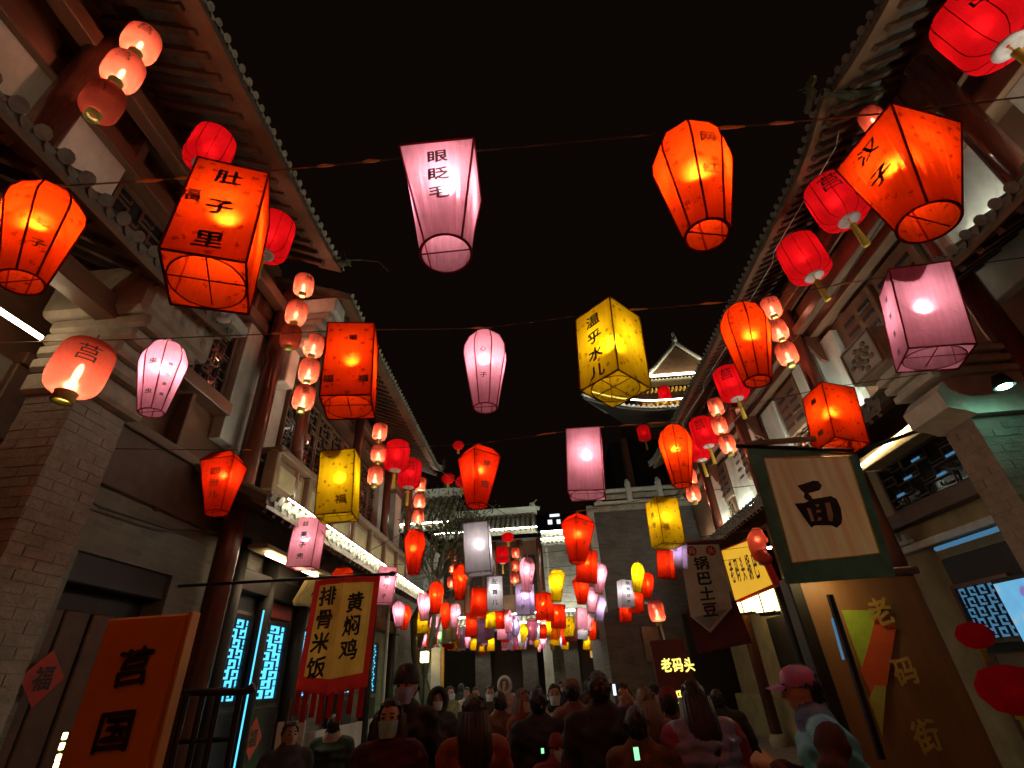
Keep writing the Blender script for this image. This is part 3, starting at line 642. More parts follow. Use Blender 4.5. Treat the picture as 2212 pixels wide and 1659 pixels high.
# ------------------------------------------------------------------ right: main row with columns, plaster bays and pent roof
C = thing('shop_house', 'long two-storey timber shop row on the right with round red columns and pale plaster bays', 'building', (5.6, 9.0, 0))
wall(C, 'wood', 5.72, 6.2, 4.2, 17.5, 4.6, 9.0)
for (y0, y1, z0, z1) in ((7.36, 8.02, 5.2, 6.72), (8.12, 8.9, 5.2, 6.80), (10.0, 10.7, 5.2, 6.72), (11.3, 11.9, 5.2, 6.72), (12.4, 13.45, 5.2, 6.66), (14.3, 15.4, 5.2, 6.7)):
    part('plaster_panel', MB().cbox(5.60, 5.75, y0, y1, z0, z1, .01), 'plaster', C)
for z0, z1, x in ((6.84, 7.02, 5.46), (7.25, 7.5, 5.40), (7.08, 7.16, 5.52), (7.8, 8.0, 5.42), (7.56, 7.62, 5.56)): beam(C, 5.74, x, 4.3, 17.4, z0, z1)
for y0 in (5.2, 6.2, 8.98, 12.0, 13.6):                     # slotted boards beside the plaster
    bd = part('carved_board', MB().cbox(5.62, 5.74, y0, y0 + .9, 5.72, 6.75, .02), 'soffit', C)
    for k in range(4):
        for s in range(2): part('slot', MB().cbox(5.600, 5.618, y0 + .10 + s * .42, y0 + .10 + s * .42 + .3, 5.86 + .2 * k, 5.95 + .2 * k, .008), 'lacquer', bd)
for y in (9.2, 10.9, 13.9): lattice_window(C, 5.72, -1, y, y + .6, 5.25, 6.7, 'glass_dark', 3, 8, 'soffit', .05, 'soffit')
for y in (4.55, 7.75, 11.0, 14.2): column(C, 5.22, y, 0, 7.9, .13)
beam(C, 5.12, 5.32, 4.3, 17.4, 7.45, 7.7); beam(C, 5.15, 5.30, 4.3, 17.4, 6.86, 7.02)
for y in (4.55, 7.75, 11.0, 14.2):                          # shiny bracket boards behind each column head
    part('bracket_board', MB().slab([(5.25, y - .02, 6.86), (5.7, y - .02, 6.86), (5.7, y - .02, 6.2), (5.5, y - .02, 6.35), (5.4, y - .02, 6.6)], (0, .06, 0)), 'column', C)
rC = roof_edge(C, 1, 4.48, 8.02, 5.95, 8.7, 4.0, 17.5, .30, .2, .34, .16, 'tile', .17)
beast(rC, (4.42, 4.05, 8.4), 0.7, 'moss', yaw=math.pi)
part('hip', MB().tube([(4.5, 4.0, 8.42), (4.9, 4.05, 8.36), (5.5, 4.15, 8.55), (6.0, 4.3, 8.9)], [.07, .09, .09, .09], 8), 'moss', rC)
pts = []
for a in range(5): pts += [(4.72, 4.3 + a * 2.3, 7.98), (4.76, 4.5 + a * 2.3, 7.92), (4.70, 6.3 + a * 2.3, 7.95)]
part('wire', MB().tube(pts, .006, 4), 'stone_light', rC)
pentC = roof_edge(C, 1, 4.42, 4.30, 5.75, 5.1, 5.6, 17.0, 0, 0, .2, .2, 'tile', .19)
leds(C, [(5.42, 5.8, 5.03), (5.42, 10.0, 5.03)], .012, 'led_wall'); leds(C, [(5.42, 11.0, 5.03), (5.42, 16.8, 5.03)], .012, 'led_wall')
# open porch and ground floor
wall(C, 'ochre_wall', 5.75, 6.2, 5.2, 17.5, 0, 4.6)
beam(C, 5.05, 5.3, 5.9, 7.35, 4.06, 4.24, 'lamp_beam', 'ochre_wall'); leds(C, [(5.02, 5.95, 4.2), (5.02, 7.3, 4.12)], .022, 'tube_warm', 'tube_lamp')
beam(C, 5.55, 5.74, 5.2, 17, 3.3, 3.5, 'beam', 'rafter'); beam(C, 5.6, 5.74, 5.3, 9.0, 2.95, 3.05, 'rail', 'stone_light')
rl = beam(C, 5.56, 5.66, 7.8, 8.9, 3.06, 3.12, 'carved_rail', 'stone_light')
for k in range(6): part('carving', MB().cbox(5.57, 5.65, 7.85 + .17 * k, 7.93 + .17 * k, 3.12, 3.20 + .06 * (k % 3), .01), 'stone_light', rl)
w = lattice_window(C, 5.72, -1, 5.5, 7.9, 3.55, 4.2, 'glass_dark', 9, 4, 'rafter', .05, 'rafter')
for k in range(7): part('lit_slit', MB().box(5.655, 5.66, 5.75 + .3 * k, 5.93 + .3 * k, 3.72 + .17 * (k * 5 % 3), 3.755 + .17 * (k * 5 % 3)), 'pane_cyan_dim', w)
d = beam(C, 5.66, 5.74, 6.35, 7.5, 0, 2.75, 'door', 'lacquer')
for (y0, y1) in ((6.5, 7.35),): lattice_window(d, 5.60, -1, y0, y1, 1.75, 2.35, 'pane_cyan_dim', 10, 5, 'wood', .05, 'lacquer')
part('door_panel', MB().cbox(5.54, 5.62, 6.4, 7.45, .2, 1.6, .02), 'wood', d)
leds(C, [(5.52, 6.2, 2.86), (5.52, 7.3, 2.86)], .03, 'pane_cyan_dim', 'blue_lintel')
for y in (9.6, 12.4): part('doorway', MB().box(5.62, 5.73, y, y + 1.5, 0, 2.6), 'lacquer', C); column(C, 5.3, y - .5, 0, 4.3, .12, 'lacquer')
part('dado', MB().cbox(5.5, 5.73, 11.0, 17.4, 0, .95, .02), 'ochre_wall', C)

# ------------------------------------------------------------------ right, nearest: porch with stepped stone bracket
D = thing('shop_house', 'nearest shop on the right with brick pier and pale stepped stone bracket', 'building', (5.6, 2.0, 0))
wall(D, 'wood', 5.75, 6.2, -2.5, 4.2, 0, 8.9)
part('plaster_panel', MB().cbox(5.58, 5.78, 3.7, 4.75, 5.1, 6.85, .01), 'plaster', D); part('plaster_panel', MB().cbox(5.58, 5.78, 1.2, 3.3, 5.4, 6.85, .01), 'plaster', D)
for z0, z1, x in ((6.85, 7.1, 5.5), (7.4, 7.65, 5.44)): beam(D, 5.78, x, -2.5, 4.9, z0, z1)
column(D, 5.22, 3.45, 0, 7.9, .14); column(D, 5.22, .2, 0, 7.9, .14)
rD = roof_edge(D, 1, 4.62, 8.2, 6.1, 8.9, -2.5, 4.1, 0, .25, .42, .17, 'tile')
part('verge_tiles', MB().cbox(5.1, 5.9, 4.12, 4.3, 7.55, 7.72, .03).cbox(5.0, 5.2, 4.1, 4.28, 7.6, 7.78, .03), 'stone_light', D)
porchD = roof_edge(D, 1, 4.40, 4.95, 5.8, 5.75, -2.5, 4.7, 0, .05, .3, .18, 'tile')
leds(D, [(5.45, .5, 5.73), (5.45, 4.5, 5.73)], .007, 'led_wall')
pr = part('pier', MB().box(4.43, 5.7, 4.60, 4.98, 0, 3.62), 'mortar', D)
brick_face(pr, 'y', 4.43, 4.60, 4.98, .0, 3.6, .25, .083); brick_face(pr, 'x', 4.60, 4.42, 5.1, .0, 3.6, .25, .083)
part('cove', MB().slab([(4.44, 4.52, 3.63), (4.34, 4.52, 3.68), (4.20, 4.52, 3.72), (4.18, 4.52, 3.9), (4.30, 4.52, 4.02), (4.5, 4.52, 4.06), (5.6, 4.52, 4.06), (5.6, 4.52, 3.63)], (0, .55, 0)), 'stone_light', pr)
for k in range(3): part('corbel', MB().cbox(4.22 - .02 * k, 5.5, 4.50, 5.14 + .04 * k, 4.08 + .13 * k, 4.155 + .13 * k, .012).cbox(4.26 - .02 * k, 5.5, 4.56, 5.08 + .04 * k, 4.157 + .13 * k, 4.208 + .13 * k, .01), 'stone_light', pr)
cv = part('carved_tile', MB().cbox(4.08, 4.5, 4.78, 5.40, 4.47, 4.95, .02), 'stone_light', pr)
for k in range(16):
    a = k * 2.4; rr = .05 + .011 * k; part('carving', MB().ell((4.075, 5.09 + rr * math.cos(a), 4.71 + rr * .75 * math.sin(a)), (.025, .05, .03), 7, 5), 'stone', cv, smooth=True)
for (a, b) in (((4.8, 4.49), (5.38, 4.49)), ((5.38, 4.49), (5.38, 4.93)), ((5.38, 4.93), (4.8, 4.93)), ((4.8, 4.93), (4.8, 4.49))):
    part('frame', MB().tube([(4.07, *a), (4.07, *b)], .018, 5), 'stone', cv)
sp = thing('spotlight', 'small greenish white spotlight glowing under the right porch roof', 'lamp', tuple(AY(2170, 835, 4.2)))
p = AY(2170, 835, 4.2)
part('housing', MB().lathe([(.05, .12), (.075, .05), (.085, 0)], 14, tuple(p), cap0=True), 'metal_dark', sp); part('lens', MB().ell(tuple(p), (.06, .06, .02), 12, 6), 'lamp_green', sp)
lamp('glow', sp, tuple(p - np.array([0.05, .1, .06])), 0.5, (.4, 1, .7), .04, True)

for lab, pts in (('black cable drooping along the near left wall above the door', [(-4.42, 3.8, 3.55), (-4.36, 4.6, 3.38), (-4.34, 5.6, 3.42), (-4.30, 6.55, 3.62)]), ('black cable running under the right eave past the columns', [(5.1, 4.6, 6.75), (5.08, 6.2, 6.62), (5.08, 7.7, 6.74), (5.08, 9.4, 6.60), (5.08, 11.0, 6.74)]), ('thin cable crossing the street from the left shop to the far hall', [(-3.2, 13, 7.4), (-1.5, 17, 7.0), (.2, 22, 7.2), (1.2, 27, 7.9)])):
    o = thing('cable', lab, 'cable', pts[0]); part('cable', MB().tube(pts, .012, 5), 'wire', o)
# ------------------------------------------------------------------ tree with green light
TR = thing('street_tree', 'thin street tree lit green beside the left shops in front of the tiled hall', 'tree', (-3.2, 16.6, 0))
mb = MB(); tips = []
def branch(p, d, L, r, lv):
    q = [p]
    for k in range(4):
        d = (d + Vector((random.uniform(-.25, .25), random.uniform(-.25, .25), random.uniform(-.05, .22)))).normalized(); p = p + d * L / 4; q.append(p)
    mb.tube(q, [r, r * .9, r * .78, r * .66, r * .5], 6 if lv < 2 else 4)
    if lv >= 2: tips.extend(q[2:])
    if lv < 4:
        for k in range(3 if lv < 3 else 2):
            branch(q[-1 if k == 0 else -2 - (k % 2)], (d + Vector((random.uniform(-.9, .9), random.uniform(-.9, .9), random.uniform(-.1, .6)))).normalized(), L * .68, r * .5, lv + 1)
branch(Vector((-3.2, 16.6, 0)), Vector((.02, 0, 1)), 3.6, .24, 0)
part('trunk', mb, 'bark', TR, smooth=True)
lf = MB()
for p in tips:
    for k in range(5):
        c = p + Vector((random.gauss(0, .16), random.gauss(0, .16), random.gauss(0, .14))); a = Vector((random.gauss(0, 1), random.gauss(0, 1), random.gauss(0, 1))).normalized() * .075; b = a.orthogonal().normalized() * .035
        lf.add([c - a, c + b, c + a, c - b], [(0, 1, 2, 3)])
part('crown', lf, 'leaf', TR)
gl = thing('garden_floodlight', 'small green floodlight at the foot of the thin street tree', 'lamp', (-2.6, 15.6, .0))
part('housing', MB().cbox(-2.68, -2.52, 15.55, 15.65, .02, .18, .02), 'metal_dark', gl); part('lens', MB().box(-2.67, -2.53, 15.655, 15.66, .04, .17), 'screen_green', gl)
lamp('glow', gl, (-2.6, 15.72, .4), 14, (.2, 1, .25), .05, True)
# ================================================================== LANTERNS ON STRINGS
LH = 0.63
RIB = {'o': 'rib_red', 'r': 'rib_red', 'p': 'rib_pink', 'y': 'rib_yellow', 'w': 'rib_grey', 'l': 'rib_grey', 'g': 'rib_yellow'}
SILK = {'o': 'silk_orange', 'r': 'silk_red', 'p': 'silk_pink', 'y': 'silk_yellow', 'w': 'silk_grey', 'l': 'silk_lilac', 'g': 'silk_green'}
WORD = {'o': 'orange', 'r': 'red', 'p': 'pink', 'y': 'yellow', 'w': 'greyish white', 'l': 'lilac', 'g': 'green'}
SHAPE = {'B': 'box lantern', '8': 'eight-ribbed sky lantern', '4': 'square-shouldered sky lantern'}
CACHE = {}
def ringpts(kind, r, z, n):
    if kind == 'sq':
        out = []
        for k in range(n):
            t = 2 * math.pi * k / n + math.pi / 4; c, s = math.cos(t), math.sin(t); q = r / max(abs(c), abs(s)); out.append((q * c, q * s, z))
        return out
    off = math.pi / n if kind == 'oct' else math.pi / 4
    return [(r * math.cos(2 * math.pi * k / n + off), r * math.sin(2 * math.pi * k / n + off), z) for k in range(n)]
def loft(mb, rings, top=True):
    n = len(rings[0]); vs = [p for r in rings for p in r]
    fs = [(i * n + k, i * n + (k + 1) % n, (i + 1) * n + (k + 1) % n, (i + 1) * n + k) for i in range(len(rings) - 1) for k in range(n)]
    if top: fs.append(tuple(range(n)))
    mb.add(vs, fs)
def lantern_meshes(shape, c):
    k = (shape, c)
    if k in CACHE: return CACHE[k]
    P = MB(); F = MB(); h = LH
    if shape == 'B':
        a = .165
        loft(P, [ringpts('sq', a, 0, 4), ringpts('sq', a, -h, 4)])
        n = 32; sq = ringpts('sq', a * .995, -h + .004, n); ci = ringpts('circ', a * .97, -h + .004, n)
        P.add(sq + ci, [(i, (i + 1) % n, n + (i + 1) % n, n + i) for i in range(n)])
        q = [(a, a), (-a, a), (-a, -a), (a, -a)]
        for i in range(4):
            F.tube([(*q[i], 0), (*q[i], -h)], .0055, 5)
            for z in (0, -h): F.tube([(*q[i], z), (*q[(i + 1) % 4], z)], .0055, 5)
        F.torus((0, 0, -h + .004), a * .97, .004, 32, 4); F.tube([(-a, 0, -h + .02), (a, 0, -h + .02)], .003, 4); F.tube([(0, -a, -h + .03), (0, a, -h + .03)], .003, 4)
    elif shape == '8':
        prof = [(.075, 0), (.125, -.045), (.160, -.135), (.164, -.20), (.088, -h)]
        R_ = [ringpts('oct', r, z, 8) for r, z in prof]; loft(P, R_)
        for k2 in range(8): F.tube([r[k2] for r in R_], .0045, 5)
        F.torus((0, 0, -h), .083, .006, 24, 4); F.torus((0, 0, -.002), .07, .005, 16, 4); F.tube([(-.08, 0, -h + .01), (.08, 0, -h + .01)], .003, 4)
    else:
        n = 24
        R_ = [ringpts('sq', .095, 0, n), ringpts('sq', .165, -.10, n), ringpts('circ', .105, -h, n)]; loft(P, R_)
        for k2 in range(0, n, n // 4): F.tube([r[k2] for r in R_], .005, 5)
        F.tube(R_[1] + R_[1][:1], .006, 5); F.tube(R_[0] + R_[0][:1], .005, 5)
        F.torus((0, 0, -h), .105, .006, 28, 4); F.tube([(-.10, 0, -h + .015), (.10, 0, -h + .015)], .003, 4)
    hook = MB().tube([(0, 0, 0), (.004, 0, .03), (-.004, .004, .06)], .006, 5).tube([(-.02, 0, .055), (.02, .01, .07)], .006, 4)
    bulb = MB().ell((0, 0, -.19), (.020, .020, .034), 8, 6)
    sock = MB().tube([(0, 0, 0), (0, 0, -.15)], .009, 6)
    CACHE[k] = (P.mesh('paper', SILK[c]), F.mesh('frame', RIB[c]), hook.mesh('hook', 'tie'), bulb.mesh('bulb', 'bulb_white' if c in 'pwlg' else 'bulb_warm', True), sock.mesh('socket', 'wire'))
    return CACHE[k]
POWER = {'o': 9.5, 'r': 8.5, 'p': 4.6, 'y': 5.6, 'w': 4.0, 'l': 3.5, 'g': 4.5}
BULB = {'o': (1, .62, .30), 'r': (1, .62, .30), 'p': (1, .90, .80), 'y': (1, .80, .42), 'w': (1, .96, .88), 'l': (1, .93, .95), 'g': (.8, 1, .7)}
def face_frame(shape, f):
    """origin at the face's top centre, unit right and up vectors, as seen from outside; face f looks along angle"""
    if shape == 'B':
        a = f * math.pi / 2 - math.pi / 2; n = np.array([math.cos(a), math.sin(a), 0]); ux = np.array([-n[1], n[0], 0])
        return n * .1655, ux, np.array([0, 0, 1.0])
    if shape == '4':
        a = f * math.pi / 2 - math.pi / 2; n = np.array([math.cos(a), math.sin(a), 0]); t0 = n * .165 + np.array([0, 0, -.10]); t1 = n * .107 + np.array([0, 0, -LH])
    else:
        a = f * math.pi / 4 - math.pi / 2; n = np.array([math.cos(a), math.sin(a), 0]); q = math.cos(math.pi / 8); t0 = n * .164 * q + np.array([0, 0, -.20]); t1 = n * .088 * q + np.array([0, 0, -LH])
    uy = (t0 - t1) / np.linalg.norm(t0 - t1); ux = np.array([-n[1], n[0], 0]); return t0, ux, uy
def lantern(shape, c, pos, label, yaw=0.0, tilt=(0, 0), s=1.0, texts=(), lit=1.0):
    root = thing('sky_lantern' if shape != 'B' else 'box_lantern', label, 'lantern', tuple(pos), 'paper lanterns on the strings across the street', (tilt[1], tilt[0], yaw), s)
    LOC[root.name] = Matrix.Identity(4)
    for nm, me in zip(('paper', 'frame', 'hook', 'bulb', 'socket'), lantern_meshes(shape, c)): part(nm, me, None, root)
    if lit: lamp('bulb_light', root, (random.uniform(-.025, .025), random.uniform(-.025, .025), -.236 - random.uniform(0, .03)), POWER[c] * lit * s * s * random.uniform(.8, 1.2), BULB[c], .05)
    for (txt, f, down, size, step, *ex) in texts:
        o, ux, uy = face_frame(shape, f)
        lettering(root, txt, o - uy * down + ux * (ex[1] if len(ex) > 1 else 0), ux, uy, size, step, ex[0] if ex else 'ink', .026, lift=.006)
    return root

# rows: string -> (Y, [(shape+colour, top u v, bottom u v, yaw deg, texts)])  pixel marks of the photograph, each at its string's own distance
ROWS = [
 (1.38, [('8o', 110, 420, 38, 610, 10, [('坛子', 1, .15, .055, .12, 'ink_red')]),
         ('Bo', 498, 368, 440, 586, 25, [('肚子里', 0, .11, .115, .215), ('福', 0, .28, .09, .1, 'ink_red', -.135)]),
         ('4p', 955, 350, 964, 552, 1, [('眼眨毛', 0, .10, .085, .105)]),
         ('8o', 1482, 302, 1527, 512, 8, [('网红', 0, .02, .065, .17, 'ink_red')]),
         ('4o', 1948, 246, 2022, 446, 13, [('汉子', 3, .10, .10, .17)])]),
 (2.92, [('8p', 364, 744, 323, 889, 12, [('虫', 0, .05, .05, .1), ('虫', 0, .30, .045, .1), ('烛光柔亮', 1, .06, .03, .085)]),
         ('Bo', 765, 727, 753, 882, 12, [('福', 0, .14, .06, .1, 'ink_red', .02), ('福', 0, .50, .07, .1, 'ink_red', .11), ('福', 0, .50, .07, .1, 'ink_red', -.12)]),
         ('8p', 1048, 723, 1048, 880, 0, [('心子', 0, .03, .045, .2)]),
         ('By', 1312, 688, 1326, 848, 43, [('温乎水儿', 3, .12, .12, .145)]),
         ('8o', 1600, 665, 1637, 825, 8, [('辈子', 1, .0, .055, .16, 'ink_red'), ('大', 7, .05, .05, .1, 'ink_red')]),
         ('Bp', 1972, 605, 2014, 770, -20, [('青薄莲莲', 3, .14, .05, .14)])]),
 (4.55, [('4r', 488, 984, 468, 1110, 6, [('四份儿', 0, .14, .09, .12, 'ink_red')]),
         ('By', 737, 985, 727, 1118, 8, [('福', 0, .50, .10, .1, 'rib_yellow', .06)]),
         ('4r', 1036, 970, 1030, 1095, 40, [('姥娘', 0, .12, .09, .22, 'ink_red')]),
         ('Bp', 1262, 938, 1268, 1070, -9, []),
         ('8o', 1453, 923, 1473, 1050, 8, [('丝丁百年', 0, .0, .05, .09, 'ink_red')]),
         ('Bo', 1788, 850, 1805, 975, 8, [('蛛蛛', 3, .14, .08, .36, 'ink_red')])]),
 (6.85, [('Bp', 672, 1125, 653, 1228, 5, [('丝栗子壳', 0, .08, .08, .14)]),
         ('4o', 741, 1229, 737, 1320, 20, []),
         ('8r', 898, 1145, 893, 1240, 10, [('子孙', 0, .05, .05, .14, 'ink_red')]),
         ('Bw', 1030, 1135, 1036, 1240, -1, []),
         ('4r', 1248, 1115, 1245, 1218, 36, [('娘子', 0, .05, .07, .25, 'ink_red')]),
         ('By', 1428, 1082, 1444, 1180, 18, [('月亮地儿', 3, .08, .09, .14), ('福', 0, .42, .09, .1, 'rib_yellow', -.09)])]),
]
MORE = [('Bp', 840, 1228, 828, 1305, 20, [('铁勺子', 0, .18, .09, .17)]), ('8p', 1139, 1205, 1138, 1278, 0, [('弯弯月', 1, .05, .05, .12)]), ('4y', 1203, 1232, 1202, 1300, 10, []),
 ('Br', 1268, 1190, 1266, 1258, -30, [('旁', 3, .48, .1, .1, 'ink_red')]), ('4r', 1255, 1245, 1257, 1305, 30, []), ('8p', 1297, 1218, 1294, 1283, 0, []),
 ('Br', 1438, 1190, 1441, 1250, -30, [('天地儿', 3, .12, .1, .18, 'ink_red')]), ('Bl', 1465, 1172, 1464, 1220, -30, [('娘', 0, .2, .1, .1)]), ('8y', 1378, 1217, 1374, 1280, 0, [('子子', 0, .05, .05, .1, 'rib_yellow')]),
 ('8r', 1400, 1238, 1396, 1294, 0, []), ('Bw', 1350, 1255, 1353, 1312, 8, [('眼眼葫芦', 0, .08, .1, .15)]), ('Br', 1374, 1272, 1373, 1324, 10, []), ('8p', 1360, 1310, 1360, 1347, 0, []), ('Br', 1350, 1300, 1352, 1344, 10, []),
 ('8r', 995, 1220, 992, 1295, 5, [('山丁', 0, .05, .05, .1, 'ink_red')]), ('Br', 1036, 1272, 1032, 1335, 25, [('多湾', 3, .12, .09, .36, 'ink_red')]), ('Bw', 1068, 1248, 1070, 1318, 4, [('左首儿', 0, .10, .12, .2)]),
 ('Bl', 1133, 1262, 1135, 1328, -20, [('盆儿子', 0, .16, .1, .16)]), ('Br', 1175, 1282, 1178, 1341, -30, [('板杜子', 0, .12, .09, .17, 'ink_red')]), ('8r', 944, 1257, 940, 1325, 0, []),
 ('8p', 916, 1280, 916, 1340, 0, [('日', 0, .05, .06, .1)]), ('By', 913, 1322, 912, 1368, 10, [('母子', 0, .25, .1, .18)]), ('8p', 860, 1300, 862, 1355, 0, []), ('8r', 877, 1307, 872, 1360, 0, []),
 ('8r', 963, 1302, 962, 1357, 0, []), ('8p', 985, 1304, 980, 1356, 0, []), ('8p', 940, 1330, 938, 1377, 0, []), ('Br', 1018, 1326, 1018, 1375, 12, []),
 ('By', 1060, 1318, 1060, 1356, 14, []), ('Br', 1082, 1318, 1082, 1358, -14, []), ('8p', 1097, 1318, 1097, 1367, 0, []), ('8l', 1115, 1330, 1114, 1372, 0, []),
 ('Br', 1205, 1306, 1206, 1357, -20, [('妖娘儿', 3, .12, .1, .18, 'ink_red')]), ('By', 1230, 1333, 1230, 1376, -20, [('龙凤人', 0, .12, .1, .18)]), ('Br', 1198, 1353, 1198, 1380, 10, []),
 ('4p', 1282, 1270, 1277, 1325, 0, []), ('8l', 1298, 1290, 1293, 1342, 0, []), ('Bp', 1255, 1315, 1255, 1360, 10, []), ('8p', 1275, 1330, 1272, 1364, 0, []), ('8r', 1290, 1340, 1288, 1367, 0, []),
 ('Bl', 1042, 1340, 1042, 1388, 10, []), ('Bl', 1056, 1332, 1056, 1378, 10, []), ('Br', 968, 1355, 967, 1402, 10, []), ('8g', 944, 1375, 943, 1406, 0, []), ('8g', 955, 1362, 954, 1393, 0, []),
 ('Br', 921, 1380, 920, 1410, 15, []), ('8p', 936, 1380, 934, 1411, 0, []), ('By', 980, 1374, 978, 1406, 10, []), ('8p', 992, 1374, 990, 1407, 0, []), ('8p', 1003, 1371, 1002, 1400, 0, []), ('8l', 1010, 1372, 1009, 1400, 0, []),
 ('By', 1024, 1380, 1022, 1397, 12, []), ('By', 1060, 1372, 1060, 1407, 10, []), ('Br', 1042, 1388, 1042, 1411, 10, []), ('Br', 1092, 1350, 1092, 1387, 12, []), ('Bp', 1090, 1380, 1090, 1400, 10, []),
 ('8r', 1109, 1380, 1108, 1406, 0, []), ('8p', 1119, 1376, 1118, 1403, 0, []), ('8y', 1127, 1378, 1126, 1402, 0, []), ('8y', 1133, 1346, 1130, 1387, 0, []), ('8w', 1163, 1344, 1162, 1382, 0, []),
 ('8y', 1157, 1358, 1160, 1398, 0, []), ('8y', 1186, 1340, 1185, 1372, 0, []), ('8p', 1166, 1385, 1165, 1403, 0, []), ('Br', 1172, 1350, 1172, 1380, 10, []), ('By', 1222, 1376, 1220, 1404, 10, []), ('8l', 1213, 1372, 1213, 1392, 0, []),
 ('8r', 908, 1375, 906, 1402, 0, []), ('8r', 860, 1345, 858, 1380, 0, [])]
for k in range(58):
    v = random.choice((1338, 1352, 1362, 1370, 1376)) + random.uniform(-5, 5); u = random.uniform(905, 1305); hp = 27 + (1380 - v) * .45
    MORE.append((random.choice(('8p', '8y', '8p', 'Bw', '8r', 'By', '8l', 'Bp', '4p', '8w')), u, v, u - 1, v + hp, random.uniform(-20, 20), []))
FARY = [9.4, 10.7, 12.0, 13.4, 15.0, 16.7, 18.5, 20.4, 22.4, 24.4, 26.0]
far = {y: [] for y in FARY}
for it in MORE:
    w = MC @ _cv(it[1], it[2]); ez = w[2] / w[1]
    Y = 1.95 / ez
    if Y > 17: Y = 17 + (Y - 17) * .62
    far[min(FARY, key=lambda q: abs(q - Y))].append(it)
ROWS += [(y, far[y]) for y in FARY if far[y]]
ORD = ['nearest', 'second', 'third', 'fourth', 'fifth', 'sixth', 'seventh', 'eighth', 'ninth', 'tenth', 'eleventh', 'twelfth', 'thirteenth', 'fourteenth', 'fifteenth']
_o1 = 'first second third fourth fifth sixth seventh eighth ninth tenth eleventh twelfth thirteenth fourteenth fifteenth sixteenth seventeenth eighteenth nineteenth'.split()
_ow = _o1 + ['twentieth'] + ['twenty-' + w for w in _o1[:9]] + ['thirtieth'] + ['thirty-' + w for w in _o1[:9]] + ['fortieth'] + ['forty-' + w for w in _o1[:9]]
NTH = ['leftmost'] + [w + ' from left' for w in _ow[1:]]
for ri, (Y, items) in enumerate(ROWS):
    items = sorted(items, key=lambda q: q[1]); hooks = []
    for li, (sc_, u, v, bu, bv, yaw, tx) in enumerate(items):
        a, b = AY(u, v, Y), AY(bu, bv, Y); s = min(max((a[2] - b[2]) / LH, .72 if ri > 3 else .88), 1.25)
        tl = min(max((a[0] - b[0]) / (a[2] - b[2]), -.22), .22)
        lab = '%s %s, %s on the %s string of lanterns' % (WORD[sc_[1]], SHAPE[sc_[0]], NTH[li] if li < len(items) - 1 else 'rightmost', ORD[ri])
        if len(items) == 1: lab = '%s %s, alone on the %s string of lanterns' % (WORD[sc_[1]], SHAPE[sc_[0]], ORD[ri])
        if ri == 0 and sc_ == 'Bo':
            lantern('B', 'o', (-1.285, 1.43, 3.70), lab, R(25), (-.06, -.12), 1.0, tx).scale = (.86, .86, 1.02); hooks.append((-1.30, Y, 3.77)); continue
        if ri == 0 and sc_ == '4o': a = np.array([1.80, 1.45, 3.72])
        lantern(sc_[0], sc_[1], a, lab, R(yaw) + (0 if ri < 4 else random.uniform(-.15, .15)), (math.atan(tl) , random.uniform(-.03, .03)), s, tx, 1.0 if Y < 8 else 1.35)
        hooks.append((a[0], Y, a[2] + .065 * s))
    # the wire itself: wall to wall through the hooks
    if not hooks: continue
    zL, zR = hooks[0][2] + .12, hooks[-1][2] + .15
    xl = -4.4 if Y < 17 else hooks[0][0] - 1.0; xr = 5.2 if Y < 17 else hooks[-1][0] + 1.0
    P = [(xl, Y, zL)]
    for h in hooks:
        if h[0] > P[-1][0] + .12:
            m_ = ((P[-1][0] + h[0]) / 2, Y, (P[-1][2] + h[2]) / 2 - .004); P += [m_, h]
    if xr > P[-1][0] + .2: P.append((xr, Y, zR))
    wt = thing('lantern_wire', 'thin wire carrying the %s string of lanterns across the street' % ORD[ri], 'wire', (0, Y, P[0][2]), 'wires across the street')
    part('wire', MB().tube(P, .004 if Y < 8 else .006, 4), 'wire', wt)
    if Y < 7:
        for k in range(9):
            i = random.randrange(len(P) - 1); t = random.random(); q = Vector(P[i]).lerp(Vector(P[i + 1]), t); L_ = random.uniform(.03, .10)
            dq = (Vector(P[i + 1]) - Vector(P[i])).normalized() * L_; part('tape', MB().tube([q - dq, q - dq * .3 + Vector((0, 0, .004)), q + dq * .4, q + dq], [.004, .009, .007, .004], 5), 'tie', wt)

# behind the camera, out of view: three strings added for warm fill light
for bi, (Y, w_) in enumerate(((-.35, 'just overhead'), (-1.9, 'next'), (-3.6, 'last'))):
    for li, (q, x) in enumerate((('8o', -2.9), ('Bo', -1.5), ('4o', -.1), ('By', 1.2), ('8o', 2.5), ('Bo', 3.8))):
        lantern(q[0], q[1], (x + .3 * bi - .3, Y, 3.72 + .05 * li), '%s %s, %s on the %s added fill-light string behind camera' % (WORD[q[1]], SHAPE[q[0]], NTH[li], w_), .4 * li, (.03, .02), 1.0, (), 2.0)
    o = thing('lantern_wire', 'thin wire of the %s added fill-light string behind the camera' % w_, 'wire', (0, Y, 3.8), 'wires across the street'); part('wire', MB().tube([(-4.3, Y, 3.85), (0, Y, 3.93), (5.2, Y, 4.1)], .004, 4), 'wire', o)

